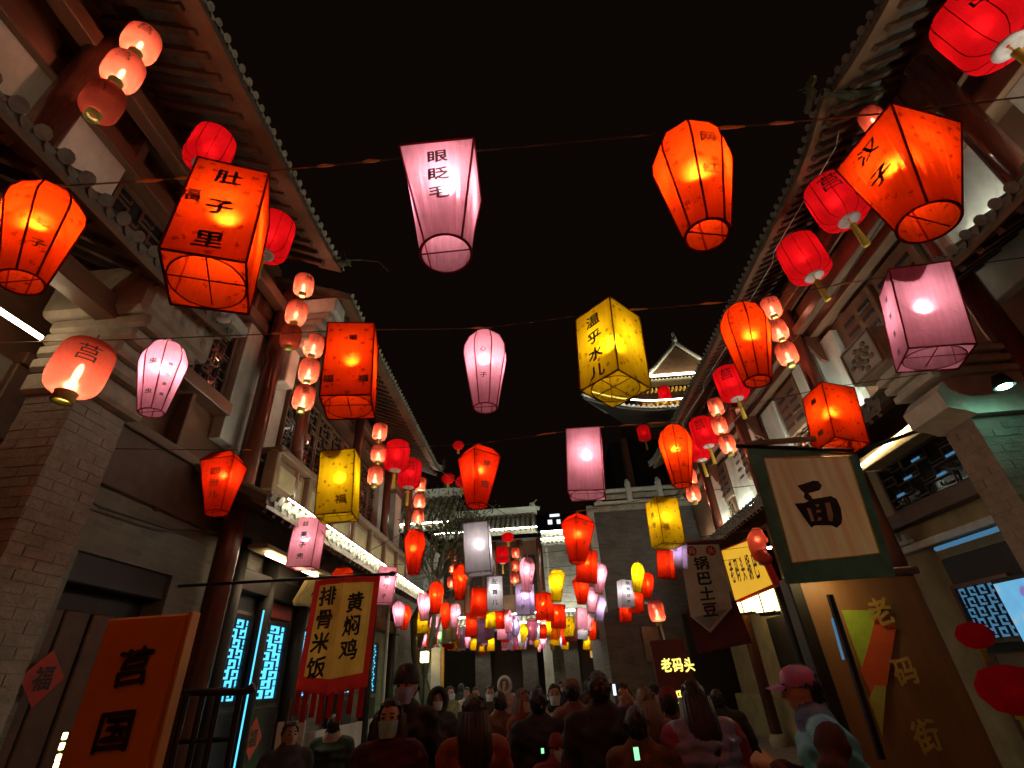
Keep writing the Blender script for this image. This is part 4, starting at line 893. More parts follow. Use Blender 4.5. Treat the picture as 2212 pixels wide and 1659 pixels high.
# ================================================================== PALACE LANTERNS UNDER THE EAVES
def wrap(V, rfun, z0, ang):
    out = []
    for p in V:
        z = z0 + p[1]; r = rfun(z) + .004; t = ang + p[0] / r; out.append((r * math.cos(t), r * math.sin(t), z))
    return out
def fine_glyph(c, size, bold=.02):
    V, F = glyph(c); bm = bmesh.new(); vs = [bm.verts.new((p[0] * size * 1.1, p[1] * size, 0)) for p in V]
    for f in F:
        try: bm.faces.new([vs[i] for i in f])
        except ValueError: pass
    bmesh.ops.triangulate(bm, faces=bm.faces)
    for _ in range(2): bmesh.ops.subdivide_edges(bm, edges=[e for e in bm.edges if e.calc_length() > size * .12], cuts=1)
    bmesh.ops.triangulate(bm, faces=bm.faces)
    bm.verts.index_update(); V = [v.co[:] for v in bm.verts]; F = [[v.index for v in f.verts] for f in bm.faces]; bm.free(); return V, F
def barrel(h, rm, re):
    """radius of a barrel of height h (0..-h)"""
    def f(z):
        t = min(max(-z / h, 0), 1); q = abs(2 * t - 1)
        return re + (rm - re) * (1 - q ** 4.2) ** (1 / 2.4)
    return f
# salmon barrel lantern, unit height 1
fC = barrel(1.0, .395, .15)
n = 26; mb = MB().lathe([(fC(-i / n) * (1 + (.006 if i % 2 else 0)), -i / n) for i in range(n + 1)], 28)
C_paper = mb.mesh('paper', 'silk_salmon', True)
C_cap = MB().lathe([(.16, .03), (.16, -.02), (.10, -.02)], 16, cap0=True).mesh('top_cap', 'metal_dark', True)
C_low = MB().lathe([(.15, -.98), (.165, -1.0), (.15, -1.03), (.155, -1.17), (.13, -1.17), (.13, -1.03)], 16).mesh('bottom_cap', 'cap_yellow', True)
C_hook = MB().tube([(0, 0, 0), (0, 0, .2)], .012, 5).mesh('cord', 'wire')
C_bulb = MB().ell((0, 0, -.62), (.055, .055, .20), 10, 8).mesh('bulb', 'bulb_flame', True)
V, F = fine_glyph('莒', .34, .015); mb = MB()
mb.add(wrap(V, fC, -.38, -math.pi / 2), F)
C_text = mb.mesh('character', 'ink')
# crimson drum lantern with wire ribs and a tassel
fD = barrel(1.0, .46, .20)
prof = [(.17, 0), (.30, -.03), (.375, -.10), (.395, -.22), (.395, -.78), (.375, -.90), (.30, -.97), (.17, -1.0)]
D_paper = MB().lathe(prof, 28).mesh('paper', 'silk_crimson', True)
mb = MB()
for k in range(10):
    a = 2 * math.pi * k / 10; mb.tube([(r * 1.004 * math.cos(a), r * 1.004 * math.sin(a), z) for r, z in prof], .006, 4)
D_ribs = mb.mesh('ribs', 'rib_red')
D_ring = MB().lathe([(.16, -.99), (.18, -1.0), (.175, -1.02), (.10, -1.0), (.02, -.985)], 20).mesh('bottom_ring', 'cap_pale', True)
D_tas = MB().lathe([(.012, -1.0), (.014, -1.1), (.05, -1.12), (.055, -1.18), (.045, -1.2), (.06, -1.62)], 10, cap1=True).mesh('tassel', 'tassel', True)
fD2 = lambda z: .395
V, F = fine_glyph('莒', .36, .015); mb = MB(); mb.add(wrap(V, fD2, -.36, -math.pi / 2 - .25), F); D_text = mb.mesh('character', 'ink')
def salmon(pos, h, label, lit=True, yaw=0, tilt=(0, 0), text=True, p=1.0):
    o = thing('palace_lantern', label, 'lantern', tuple(pos), 'salmon lanterns in chains on the columns', (tilt[0], tilt[1], yaw), h); LOC[o.name] = Matrix.Identity(4)
    for nm, me in (('paper', C_paper), ('top_cap', C_cap), ('bottom_cap', C_low), ('cord', C_hook)): part(nm, me, None, o)
    if text: part('character', C_text, None, o)
    lit = lit or .07  # lanterns without a bulb get a faint added light to brighten the paper
    if lit:
        if lit == 1: part('bulb', C_bulb, None, o)
        lamp('bulb_light', o, (0, 0, -.84), 58 * lit * h * h * p, (1, .74, .55), .03)
    return o
def drum(pos, h, label, yaw=0, tilt=(0, 0), text=True, p=1.0):
    o = thing('drum_lantern', label, 'lantern', tuple(pos), 'crimson drum lanterns under the eaves', (tilt[0], tilt[1], yaw), h); LOC[o.name] = Matrix.Identity(4)
    for nm, me in (('paper', D_paper), ('ribs', D_ribs), ('bottom_ring', D_ring), ('tassel', D_tas), ('cord', C_hook)): part(nm, me, None, o)
    if text: part('character', D_text, None, o)
    lamp('bulb_light', o, (0, 0, -.5), 8 * h * h * p, (1, .45, .35), .06)
    return o
def at_wall(u, v, X, hpx): P = AX(u, v, X); return P, hpx * depth(P) / FPX
CH = [  # chain name, X, [(u, v, height px, lit)]
 ('beside the upper left column', -3.72, [(303, 95, 82, 1), (266, 155, 86, 1), (223, 222, 88, 0)]),
 ('under the eave end of the near left shop', -3.75, [(655, 617, 50, 1), (641, 677, 53, 1), (628, 730, 52, 0)]),
 ('left of the orange box lantern', -3.70, [(679, 748, 50, 1), (668, 803, 52, 1), (657, 861, 54, 1)]),
 ('on the left shop above the yellow box lantern', -3.70, [(821, 933, 38, 1), (817, 981, 38, 1), (811, 1028, 40, 1)]),
 ('at the far end of the left shops', -3.70, [(908, 1048, 31, 1), (906, 1083, 31, 1), (904, 1117, 31, 1)]),
 ('beside the nearest right column', 4.85, [(1667, 666, 48, 1), (1681, 714, 46, 1), (1700, 766, 50, 1)]),
 ('beside the second right column', 4.85, [(1546, 880, 37, 1), (1555, 920, 38, 1), (1571, 960, 40, 1)]),
 ('beside the third right column', 4.85, [(1490, 1030, 34, 1), (1498, 1066, 36, 1)]),
]
W3 = ['top', 'middle', 'bottom']
for sx, sd in ((-3.8, 'left'), (4.85, 'right')):  # unseen chains, added beside the viewpoint as extra fill light
    for i in range(3): salmon((sx, -.6, 7.0 - .62 * i), .5, '%s lantern of the added fill-light chain behind the camera on the %s' % (W3[i], sd), True, .3 * i)
for nm, X, ls in CH:
    for i, (u, v, hp, lit) in enumerate(ls):
        P, h = at_wall(u, v, X, hp); P[2] += h * .55
        word = W3[i] if len(ls) == 3 else ('upper', 'lower')[i]
        salmon(P, h * 1.02, '%s %s lantern of the chain %s' % (word, 'lit salmon' if lit else 'dim-lit red', nm), bool(lit), (.6 if X < 0 else -.5) + random.uniform(-.3, .3), (random.uniform(-.04, .04), random.uniform(-.04, .04)))
for nm, u0, vs_ in (('left', 977, (1201, 1226, 1257)), ('right', 1114, (1194, 1222, 1249))):
    for i, v in enumerate(vs_):
        P = AY(u0 - i, v, 26.2); h = 22 * depth(P) / FPX; P[2] += h * .5
        salmon(P, h, '%s tiny salmon lantern of the %s chain in front of the far tiled hall' % (W3[i], nm), True, 0, text=False, p=.5)
P = AX(178, 797, -2.75); h = 128 * depth(P) / FPX; P[2] += h * .52
salmon(P, h, 'large lit salmon barrel lantern with black lettering hanging beside the left brick pier', True, .85, (.02, .05), p=.8)
P = AY(1418, 1320, 16.5); h = 42 * depth(P) / FPX; P[2] += h * .5
salmon(P, h, 'lone salmon lantern hanging on the dark gatehouse wall at right', True, text=False, p=.6)
P = AX(1884, 258, 4.85); h = 56 * depth(P) / FPX; P[2] += h * .5
salmon(P, h, 'pale salmon lantern half hidden behind the big orange lantern at upper right', True, .3, p=.25)
DR = [('crimson drum lantern just above the orange box lantern at upper left', -3.3, 457, 326, 92, 0), ('crimson drum lantern peeking out right of the orange box lantern', -3.3, 588, 512, 94, 0),
 ('big crimson drum lantern cut off by the upper right corner', 4.7, 2118, 62, 150, 1), ('crimson drum lantern below the big orange lantern at right', 4.7, 1802, 436, 105, 1),
 ('crimson drum lantern left of the large pink box lantern', 4.7, 1732, 559, 92, 0), ('crimson drum lantern under the orange ribbed lantern by the right eave', 4.7, 1577, 829, 66, 1),
 ('upper of two overlapping crimson drum lanterns by the right columns', 4.7, 1519, 934, 56, 1), ('lower of two overlapping crimson drum lanterns by the right columns', 4.75, 1505, 966, 52, 0),
 ('left of two crimson drum lanterns beyond the yellow box lantern', -3.3, 859, 985, 57, 0), ('right of two crimson drum lanterns beyond the yellow box lantern', -3.3, 887, 1023, 54, 1)]
for lab, X, u, v, hp, tx in DR:
    P, h = at_wall(u, v, X, hp); h *= 1.16; P[2] += h * .5; drum(P, h, lab, .5 if X < 0 else -.3, (0, .05 if X < 0 else -.05), bool(tx))
for lab, u, v, Y, hp in (('small crimson drum lantern hanging in front of the lit tower balcony', 1435, 850, 33.0, 32), ('small crimson drum lantern on the dark wall below the tower', 1391, 936, 33.0, 34), ('small crimson drum lantern before the far tiled hall', 1085, 1199, 26.5, 34)):
    P = AY(u, v, Y); h = hp * depth(P) / FPX; P[2] += h * .5; drum(P, h, lab, 0, text=False, p=.5)
# round red lanterns in the tree and at the hall
ball = MB().lathe([(.12, 0), (.38, -.08), (.55, -.32), (.55, -.5), (.38, -.76), (.14, -.84)], 20).mesh('paper', 'silk_crimson', True)
btas = MB().lathe([(.14, -.83), (.15, -.9), (.10, -.92), (.13, -1.25)], 10, cap1=True).mesh('tassel', 'tassel', True)
for lab, u, v, Y, hp in (('round red lantern at the tip of the tree', 990, 964, 16, 22), ('round red lantern on the left side of the tree', 968, 1036, 16.4, 26), ('round red lantern on the right side of the tree', 1000, 1044, 16.2, 30), ('round red lantern under the far white lit eave', 1097, 1162, 26.8, 24)):
    P = AY(u, v, Y); h = hp * depth(P) / FPX; P[2] += h * .5
    o = thing('round_lantern', lab, 'lantern', tuple(P), 'round red lanterns', (0, 0, 0), h); LOC[o.name] = Matrix.Identity(4)
    part('paper', ball, None, o); part('tassel', btas, None, o); part('cord', C_hook, None, o); lamp('bulb_light', o, (0, 0, -.45), 4 * h * h, (1, .45, .3), .06)

# ================================================================== SIGNS AND BANNERS
def frame_at(pTL, pTR, pBL):
    pTL, pTR, pBL = map(np.array, (pTL, pTR, pBL)); ux = pTR - pTL; w = np.linalg.norm(ux); ux = ux / w; uy = pTL - pBL; uy = uy - ux * uy.dot(ux); h = np.linalg.norm(uy); return pTL, ux, uy / h, w, h
# standing orange sign box, left foreground
o_ = AY(232, 1336, 2.2); xr_ = AY(405, 1334, 2.2)[0]
sg = thing('sign_box', 'orange-red upright sign box with black brush lettering in the left foreground', 'sign', (o_[0] + .2, 2.3, 0))
part('board', MB().cbox(o_[0], xr_, 2.2, 2.25, .35, o_[2], .01), 'sign_orange', sg)
part('side_trim', MB().cbox(xr_ + .001, xr_ + .02, 2.195, 2.255, .35, o_[2] + .005, .004), 'sign_edge', sg)
for x in (o_[0] + .03, xr_ - .03): part('leg', MB().cbox(x - .02, x + .02, 2.205, 2.245, 0, .35, .005), 'metal_dark', sg)
lettering(sg, '莒国味道', ((o_[0] + xr_) / 2 + .01, 2.2, o_[2] - .19), (1, 0, 0), (0, 0, 1), .135, .21, 'ink', .03, 1.15, 1.05, True, .03, lift=.008)
# yellow and red shop banner with fringe, hanging from a pole on the left wall
by = 6.2
bn = thing('shop_banner', 'yellow shop banner with red border, fringe and two columns of black characters on the left', 'banner', (-2.7, by, 1.6))
L0, L1 = AY(682, 1252, by), AY(822, 1246, by); BL, BR, BM = AY(642, 1500, by), AY(800, 1495, by), AY(712, 1515, by)
zt = (L0[2] + L1[2]) / 2; xa, xb = L0[0], L1[0]; zb = zt - 1.15
def fold(t): return -.10 * (1 - abs(2 * t - 1.0)) + .012 * math.sin(t * 23)
def hang(a, b, off, tip=.06):          # a across, b down
    return (xa + (xb - xa) * a - .05 * b, by + fold(a) + off, zt + (zb - zt - tip * (1 - abs(2 * a - 1))) * b)
def strip(a0, a1, b0, b1, off, nu=16, nv=10): return MB().grid(lambda a, b: hang(a0 + (a1 - a0) * a, b0 + (b1 - b0) * b, off), nu, nv)
part('field', strip(.085, .915, .055, .875, 0), 'banner_yellow', bn)
for q in ((0, .087, 0, 1), (.913, 1, 0, 1), (.087, .913, 0, .057), (.087, .913, .873, 1)): part('border', strip(*q, -.002, 8, 8), 'banner_red', bn)
nf = 8
for k in range(nf):
    x0 = xa - .05 + (xb - xa) * (k + .12) / nf; x1 = xa - .05 + (xb - xa) * (k + .72) / nf; t = (k + .4) / nf; y = by + fold(t); zz = zb - .05 * (1 - abs(2 * t - 1)) + .02
    part('fringe', MB().slab([(x0, y, zz), (x1, y, zz), (x1 - .012, y + .01, zz - .24 - .05 * (k % 2)), (x0 - .012, y + .01, zz - .24 - .05 * (k % 2))], (0, .008, 0)), 'banner_red', bn)
part('pole', MB().tube([(-4.45, by, zt + .05), (xb + .12, by, zt + .015)], .018, 8), 'lacquer', bn); part('finial', MB().ell((xb + .14, by, zt + .015), (.05, .03, .03)), 'lacquer', bn)
ym = by - .07
for txt, t, z0 in (('排骨米饭', .28, zt - .20), ('黄焖鸡', .70, zt - .29)):
    x = xa + (xb - xa) * t - .01; yy = by + fold(t) - .012; sl = (fold(t + .01) - fold(t - .01)) / (.02 * (xb - xa)); ux = np.array([1, sl, 0]); ux /= np.linalg.norm(ux)
    lettering(bn, txt, (x, yy, z0), ux, (.04, 0, 1), .21, .245, 'ink', .028, 1.02, 1.05, True, .02, lift=.012)
part('post', MB().tube([(-2.9, by + .1, 0), (-2.86, by + .1, 1.62)], .02, 8), 'wood', bn)
# 面 banner at right
my = 4.6
mb_ = thing('noodle_banner', 'large faded banner with one bold black character, dark teal border, on the right', 'banner', (2.6, my, 2.2))
TL, TR_, BL_, BR_ = AY(1612, 962, my), AY(1852, 980, my), AY(1698, 1262, my), AY(1936, 1245, my)
def bil(q, a, b, d=0.0, wav=.02): return tuple(np.array(q[0]) * (1 - a) * (1 - b) + np.array(q[1]) * a * (1 - b) + np.array(q[2]) * (1 - a) * b + np.array(q[3]) * a * b + np.array([0, -d + wav * math.sin(a * 9 + b * 2) * b, 0]))
def stripes():
    m, N, L = _new('banner_stripe'); p = N['Principled BSDF']; p.inputs['Roughness'].default_value = .85
    g_ = N.new('ShaderNodeNewGeometry'); mp = N.new('ShaderNodeMapping'); mp.inputs['Scale'].default_value = (9, 0, .9); mp.inputs['Rotation'].default_value = (0, .12, 0); L.new(g_.outputs['Position'], mp.inputs[0])
    nz = N.new('ShaderNodeTexNoise'); nz.inputs['Scale'].default_value = 1.1; nz.inputs['Detail'].default_value = 3; L.new(mp.outputs[0], nz.inputs['Vector'])
    cr = N.new('ShaderNodeValToRGB'); e = cr.color_ramp.elements; e[0].position = .38; e[0].color = (.74, .47, .28, 1); e[1].position = .62; e[1].color = (.80, .70, .52, 1)
    L.new(nz.outputs['Fac'], cr.inputs[0]); L.new(cr.outputs[0], p.inputs['Base Color'])
stripes(); sheer('banner_stripe')
FQ = [AY(*q, my - .03) for q in ((1650, 990), (1832, 986), (1712, 1216), (1898, 1196))]
OQ = [TL, TR_, BL_, BR_]
for (a, b) in ((0, 1), (1, 3), (3, 2), (2, 0)): part('border', MB().grid(lambda s, t: tuple((np.array(OQ[a]) * (1 - s) + np.array(OQ[b]) * s) * (1 - t) + (np.array(FQ[a]) * (1 - s) + np.array(FQ[b]) * s) * t), 8, 3), 'banner_teal', mb_)
part('field', MB().grid(lambda a, b: bil(FQ, a, b, 0, .010), 16, 12), 'banner_stripe', mb_)
ex = [bil(FQ, *q, .006, .010) for q in [(t, 0) for t in np.linspace(0, 1, 8)] + [(1, t) for t in np.linspace(0, 1, 8)] + [(t, 1) for t in np.linspace(1, 0, 8)] + [(0, t) for t in np.linspace(1, 0, 8)]]
part('gold_edge', MB().tube(ex, .007, 5), 'gold', mb_)
part('character', MB().slab([AY(*q, my - .052) for q in [(1722.0, 1049.0), (1735.2, 1045.2), (1756.4, 1038.3), (1767.6, 1039.0), (1775.6, 1049.0), (1770.1, 1059.0), (1746.4, 1065.7), (1753.2, 1073.9), (1756.4, 1078.9), (1752.7, 1083.9), (1742.7, 1080.2), (1736.5, 1075.2), (1737.7, 1065.2), (1730.2, 1059.0)]], (0, -.001, 0)), 'ink', mb_)
part('character', MB().slab([AY(*q, my - .054) for q in [(1715.8, 1087.6), (1737.7, 1086.4), (1756.4, 1077.7), (1795.1, 1071.4), (1807.5, 1077.7), (1816.3, 1097.6), (1819.3, 1120.1), (1817.5, 1131.3), (1807.5, 1140.5), (1796.3, 1135.0), (1760.2, 1135.0), (1752.7, 1140.0), (1745.2, 1130.0), (1732.7, 1112.6)]], (0, -.001, 0)), 'ink', mb_)
for hole in [[(1742.7, 1097.6), (1750.2, 1097.6), (1759.7, 1125.0), (1752.7, 1127.0)], [(1760.2, 1090.1), (1770.1, 1088.9), (1767.1, 1096.4)], [(1763.2, 1102.6), (1772.6, 1101.4), (1773.1, 1106.3), (1763.9, 1107.6)], [(1767.6, 1116.3), (1775.1, 1118.8), (1773.9, 1123.8), (1766.4, 1125.0)], [(1781.9, 1086.4), (1792.6, 1085.1), (1800.1, 1112.6), (1798.1, 1126.3), (1790.1, 1125.0)]]: part('counter', MB().slab([AY(*q, my - .056) for q in hole], (0, -.0008, 0)), 'banner_stripe', mb_)
part('pole', MB().tube([tuple(np.array(TL) + [-.1, 0, .0]), tuple(np.array(TR_) + [.05, 0, .03]), tuple(AX(2000, 925, 5.0))], .022, 8), 'lacquer', mb_)
part('hanging_strip', MB().cbox(TL[0] - .02, TR_[0] + .02, my - .02, my + .02, TL[2] - .01, TL[2] + .04, .006), 'stone', mb_)
# white pennant 锅巴土豆
wy = 10.2
wb = thing('pennant_banner', 'white pointed pennant reading 锅巴土豆 hanging at right below the yellow lanterns', 'banner', (3.2, wy, 2.2))
a0, a1, bt = AY(1466, 1178, wy), AY(1552, 1176, wy), AY(1535, 1367, wy); cL, cR = AY(1492, 1332, wy), AY(1582, 1312, wy)
part('cloth', MB().slab([a0, a1, cR, bt, cL], (0, .01, 0)), 'banner_white', wb)
part('top_rail', MB().tube([tuple(a0 + [-.08, 0, .04]), tuple(a1 + [.25, 0, .05])], .04, 8), 'banner_maroon', wb)
part('backing', MB().slab([tuple(cL + [-.04, .05, .12]), tuple(cR + [.12, .05, .12]), tuple(cR + [.2, .05, -.6]), tuple(cL + [0, .05, -.6])], (0, .01, 0)), 'banner_maroon', wb)
uy = (a0 - cL) / np.linalg.norm(a0 - cL); ux = np.array([1.0, 0, -.02]); st = np.linalg.norm(a0 - cL)
lettering(wb, '锅巴土豆', (a0 + a1) / 2 - uy * st * .27 + np.array([-.02, 0, 0]), ux, uy, st * .20, st * .215, 'ink', .03, 1.15, 1.0, True, .02, lift=.02)
for k, c in enumerate('码头'):
    p = a0 + (a1 - a0) * (.3 + .48 * k) - uy * st * .09
    part('seal', MB().slab([(p[0] + st * .075 * math.cos(t), p[1] - .008, p[2] + st * .075 * math.sin(t)) for t in np.linspace(0, 2 * math.pi, 20)[:-1]], (0, .004, 0)), 'banner_red', wb)
    lettering(wb, c, p + np.array([0, -.01, 0]), ux, uy, st * .10, .1, 'banner_white', .02, 1, 1, True, 0, lift=.006)
zl = wb; bx = AY(1500, 1345, wy - .02)
part('hem_pattern', MB().slab([cL + [.06, -.01, -.02], cR + [-.1, -.01, -.02], bt + [-.01, -.01, .06]], (0, .006, 0)), 'stone', wb)
# yellow lit shop sign on the right wall
ys = thing('light_box_sign', 'glowing yellow shop sign with red frame on the right wall beside the pennant', 'sign', (4.7, 12, 3))
q4 = [AX(1560, 1190, 4.7), AX(1625, 1165, 4.7), AX(1670, 1262, 4.7), AX(1590, 1297, 4.7)]
part('frame', MB().slab([q + np.array([.0, 0, 0]) + (q - sum(q4) / 4) * .07 for q in q4], (.12, 0, 0)), 'banner_red', ys)
m, N, L = _new('sign_yellow'); p_ = N['Principled BSDF']; p_.inputs['Base Color'].default_value = (.75, .48, .03, 1); p_.inputs['Roughness'].default_value = .5; p_.inputs['Emission Color'].default_value = (1, .52, .02, 1); p_.inputs['Emission Strength'].default_value = .42
part('face', MB().slab([q + np.array([-.01, 0, 0]) for q in q4], (-.01, 0, 0)), 'sign_yellow', ys)
ux = q4[1] - q4[0]; ux /= np.linalg.norm(ux); uy = q4[1] - q4[2]; uy -= ux * uy.dot(ux); uy /= np.linalg.norm(uy); cc = sum(q4) / 4
for k, c in enumerate('老码头锅巴'): lettering(ys, c, cc + ux * (k - 2) * .36 + np.array([-.025, 0, 0]), ux, uy, .30, .3, 'ink', .03, .8, 1.9, True, .02, lift=.006)
# bent red lantern beside it
bl_ = thing('bent_lantern', 'crushed bent red lantern with pale cap hanging above the yellow sign', 'lantern', tuple(AX(1638, 1145, 4.5)))
pp = [AX(1634, 1142, 4.5), AX(1636, 1165, 4.5), AX(1637, 1185, 4.5), AX(1642, 1200, 4.5), AX(1655, 1208, 4.5)]
part('paper', MB().tube([tuple(p) for p in pp], [.08, .20, .17, .15, .12], 12), 'silk_salmon', bl_, smooth=True); part('cap', MB().tube([tuple(AX(1647, 1208, 4.5)), tuple(AX(1649, 1220, 4.5))], .09, 10), 'cap_yellow', bl_)
lamp('bulb_light', bl_, tuple(pp[1]), 2.0, (1, .7, .5), .04, True)
spt = thing('wall_spotlight', 'tiny cool white spotlight beside the bent red lantern', 'lamp', tuple(AX(1662, 1183, 4.6))); P = AX(1662, 1183, 4.6)
part('housing', MB().lathe([(.03, .1), (.05, .03), (.05, .012)], 10, tuple(P), cap0=True), 'metal_dark', spt); part('lens', MB().ell(tuple(P), (.045, .045, .03)), 'lamp_cool', spt)
# wall lamps with warm panes
for lab, u, v, s in (('smaller of two warm glowing wall lamps under the yellow sign', 1611, 1305, .85), ('larger of two warm glowing wall lamps under the yellow sign', 1655, 1296, 1.15)):
    P = AX(u, v, 5.15); w_ = thing('wall_lamp', lab, 'lamp', tuple(P), 'wall lamps')
    part('roof', MB().lathe([(.30 * s, .22 * s), (.05, .34 * s)], 4, tuple(P), cap1=True), 'metal_dark', w_); part('base', MB().lathe([(.2 * s, -.28 * s), (.24 * s, -.22 * s)], 4, tuple(P), cap0=True), 'metal_dark', w_)
    for k in range(4):
        a = k * math.pi / 2; n_ = np.array([math.cos(a), math.sin(a), 0]); t_ = np.array([-n_[1], n_[0], 0]); c_ = P + n_ * .19 * s
        part('pane', MB().slab([c_ - t_ * .16 * s + [0, 0, -.2 * s], c_ + t_ * .16 * s + [0, 0, -.2 * s], c_ + t_ * .18 * s + [0, 0, .2 * s], c_ - t_ * .18 * s + [0, 0, .2 * s]], tuple(n_ * .01)), 'pane_warm', w_)
        e_ = P + (n_ + t_) * .19 * s; part('corner_bar', MB().tube([tuple(e_ + [0, 0, -.24 * s]), tuple(e_ + [0, 0, .24 * s])], .018, 5), 'metal_dark', w_)
    part('bracket', MB().tube([tuple(P + [0, 0, .25]), tuple(P + [.3, 0, .4]), tuple(P + [.6, 0, .3])], .02, 6), 'metal_dark', w_)
P = AY(1783, 1243, 5.62); w_ = thing('hanging_lamp', 'low warm lamp cluster glowing on top of the brown carved board', 'lamp', tuple(P))
for dx in (-.25, -.05, .12): part('pane', MB().cbox(P[0] + dx, P[0] + dx + .13, P[1], P[1] + .1, P[2] - .04, P[2] + .04, .01), 'pane_hot', w_)
part('rail', MB().tube([(P[0] - .35, P[1] + .05, P[2] + .06), (P[0] + .3, P[1] + .05, P[2] + .06)], .02, 6), 'metal_dark', w_)
# red sign with yellow lit letters
ly = 13.2
l0, l1, l2 = AY(1404, 1384, ly), AY(1474, 1388, ly), AY(1424, 1500, ly)
lm = thing('red_letter_sign', 'dark red standing sign with glowing yellow characters at right behind the crowd', 'sign', (l0[0] + .4, ly, 0))
part('board', MB().cbox(l0[0], l1[0] + .05, ly, ly + .12, .3, l0[2], .02), 'banner_maroon', lm)
for x in (l0[0] + .06, l1[0] - .06): part('leg', MB().cbox(x - .04, x + .04, ly + .02, ly + .1, 0, .3, .01), 'metal_dark', lm)
lettering(lm, '老', ((l0[0]) + .27, ly, l0[2] - .52), (1, 0, 0), (0, 0, 1), .27, .3, 'letter_lit', .03, .9, 1.1, True, .01, lift=.01)
lettering(lm, '码', ((l0[0]) + .53, ly, l0[2] - .53), (1, 0, 0), (0, 0, 1), .27, .3, 'letter_lit', .03, .9, 1.1, True, .01, lift=.01)
lettering(lm, '头', ((l0[0]) + .79, ly, l0[2] - .54), (1, 0, 0), (0, 0, 1), .27, .3, 'letter_lit', .03, .9, 1.1, True, .01, lift=.01)
for k, c in enumerate('锅巴土豆'): lettering(lm, c, (l0[0] + .25 + .20 * k, ly, l0[2] - 1.15), (1, 0, 0), (0, 0, 1), .24, .3, 'letter_lit', .03, .8, 1.2, True, .01, lift=.01)
# big carved board with green and red cloths, right
cby = 6.0
x0, x1 = AY(1725, 1262, cby)[0], AY(1985, 1252, cby)[0] - .02; zt_ = AY(1725, 1262, cby)[2] + .02
cbd = thing('carved_board', 'tall dark brown wooden board with gilt brush characters and draped cloths at right', 'sign', ((x0 + x1) / 2, cby, 0))
part('board', MB().cbox(x0, x1, cby, cby + .12, 0, zt_, .015), 'board_brown', cbd); part('top_rail', MB().cbox(x0 - .05, x1 + .05, cby - .05, cby + .17, zt_ + .002, zt_ + .08, .015), 'wood', cbd)
part('side_post', MB().cbox(x0 - .14, x0 - .003, cby - .06, cby + .16, 0, zt_ + .05, .015), 'lacquer', cbd)
def quad_cloth(px, off, m, nm):
    pts = [AY(u, v, cby - off) for u, v in px]; return part(nm, MB().slab(pts, (0, .006, 0)), m, cbd)
mat('cloth_green', (.40, .56, .05), (.26, .38, .03), .8, 4, .2); mat('cloth_red', (.70, .11, .03), (.55, .08, .02), .8, 5, .2); mat('cloth_olive', (.50, .50, .10), (.36, .36, .07), .8, 5, .2)
quad_cloth([(1818, 1318), (1890, 1318), (1888, 1352), (1874, 1405), (1862, 1445), (1846, 1400)], .02, 'cloth_green', 'green_cloth')
quad_cloth([(1893, 1330), (1936, 1352), (1916, 1480), (1888, 1510), (1860, 1450), (1878, 1390)], .03, 'cloth_red', 'red_cloth')
quad_cloth([(1890, 1480), (1914, 1482), (1906, 1590), (1878, 1510)], .042, 'cloth_olive', 'olive_cloth')
for c, u, v, s in (('老', 1895, 1322, .26), ('码', 1948, 1450, .24), ('街', 1992, 1588, .25)):
    P = AY(u, v, cby); lettering(cbd, c, (P[0], cby - .045, P[2]), (1, .0, .05), (0, 0, 1), s, .3, 'gold', .025, 1, 1.1, True, .03, lift=.012)
# leaning blue-black pole in front of it and a plain counter
pl = thing('leaning_pole', 'dark blue pole leaning in front of the brown carved board', 'pole', tuple(AY(1900, 1650, 5.6)))
part('shaft', MB().tube([tuple(AY(1792, 1285, 5.6)), tuple(AY(1905, 1640, 5.6))], .035, 8), 'lacquer', pl)
part('light_strip', MB().tube([tuple(AY(1797, 1335, 5.55)), tuple(AY(1822, 1425, 5.55))], .012, 6), 'pane_cyan_dim', pl)
# blue light box at the right edge
bb = thing('blue_light_box', 'pale blue glowing advertising box at the right picture edge', 'sign', tuple(AX(2180, 1400, 5.2)))
m, N, L = _new('poster_blue'); N.remove(N['Principled BSDF']); e_ = N.new('ShaderNodeEmission'); g_ = N.new('ShaderNodeNewGeometry'); nz = N.new('ShaderNodeTexNoise'); nz.inputs['Scale'].default_value = 3.5; L.new(g_.outputs['Position'], nz.inputs['Vector'])
cr = N.new('ShaderNodeValToRGB'); el = cr.color_ramp.elements; el[0].position = .40; el[0].color = (.16, .48, .80, 1); el[1].position = .7; el[1].color = (.72, .50, .36, 1); x_ = el.new(.58); x_.color = (.20, .55, .85, 1); x2 = el.new(.36); x2.color = (.28, .20, .50, 1)
L.new(nz.outputs['Fac'], cr.inputs[0]); L.new(cr.outputs[0], e_.inputs[0]); e_.inputs[1].default_value = .55; L.new(e_.outputs[0], N['Material Output'].inputs[0])
b0, b1 = AX(2147, 1262, 5.2), AX(2198, 1262, 5.2)
part('case', MB().cbox(5.2, 5.32, b1[1] - .25, b0[1] + .05, .6, b0[2] + .05, .02), 'lacquer', bb); part('screen', MB().box(5.19, 5.197, b1[1] - .2, b0[1], 1.55, b0[2]), 'poster_blue', bb)
# red lanterns / decorations by the right door
for lab, u, v, hp in (('round red lantern hanging before the right lattice door', 2108, 1378, 60), ('red lantern bag at the right edge below the blue box', 2190, 1500, 110)):
    P = AX(u, v, 5.0); h = hp * depth(P) / FPX; P[2] += h * .5
    o = thing('round_lantern', lab, 'lantern', tuple(P), 'round red lanterns', (0, 0, 0), h); LOC[o.name] = Matrix.Identity(4)
    part('paper', ball, None, o); part('tassel', btas, None, o); part('cord', C_hook, None, o); lamp('bulb_light', o, (0, 0, -.45), .35 * h * h, (1, .45, .3), .06)
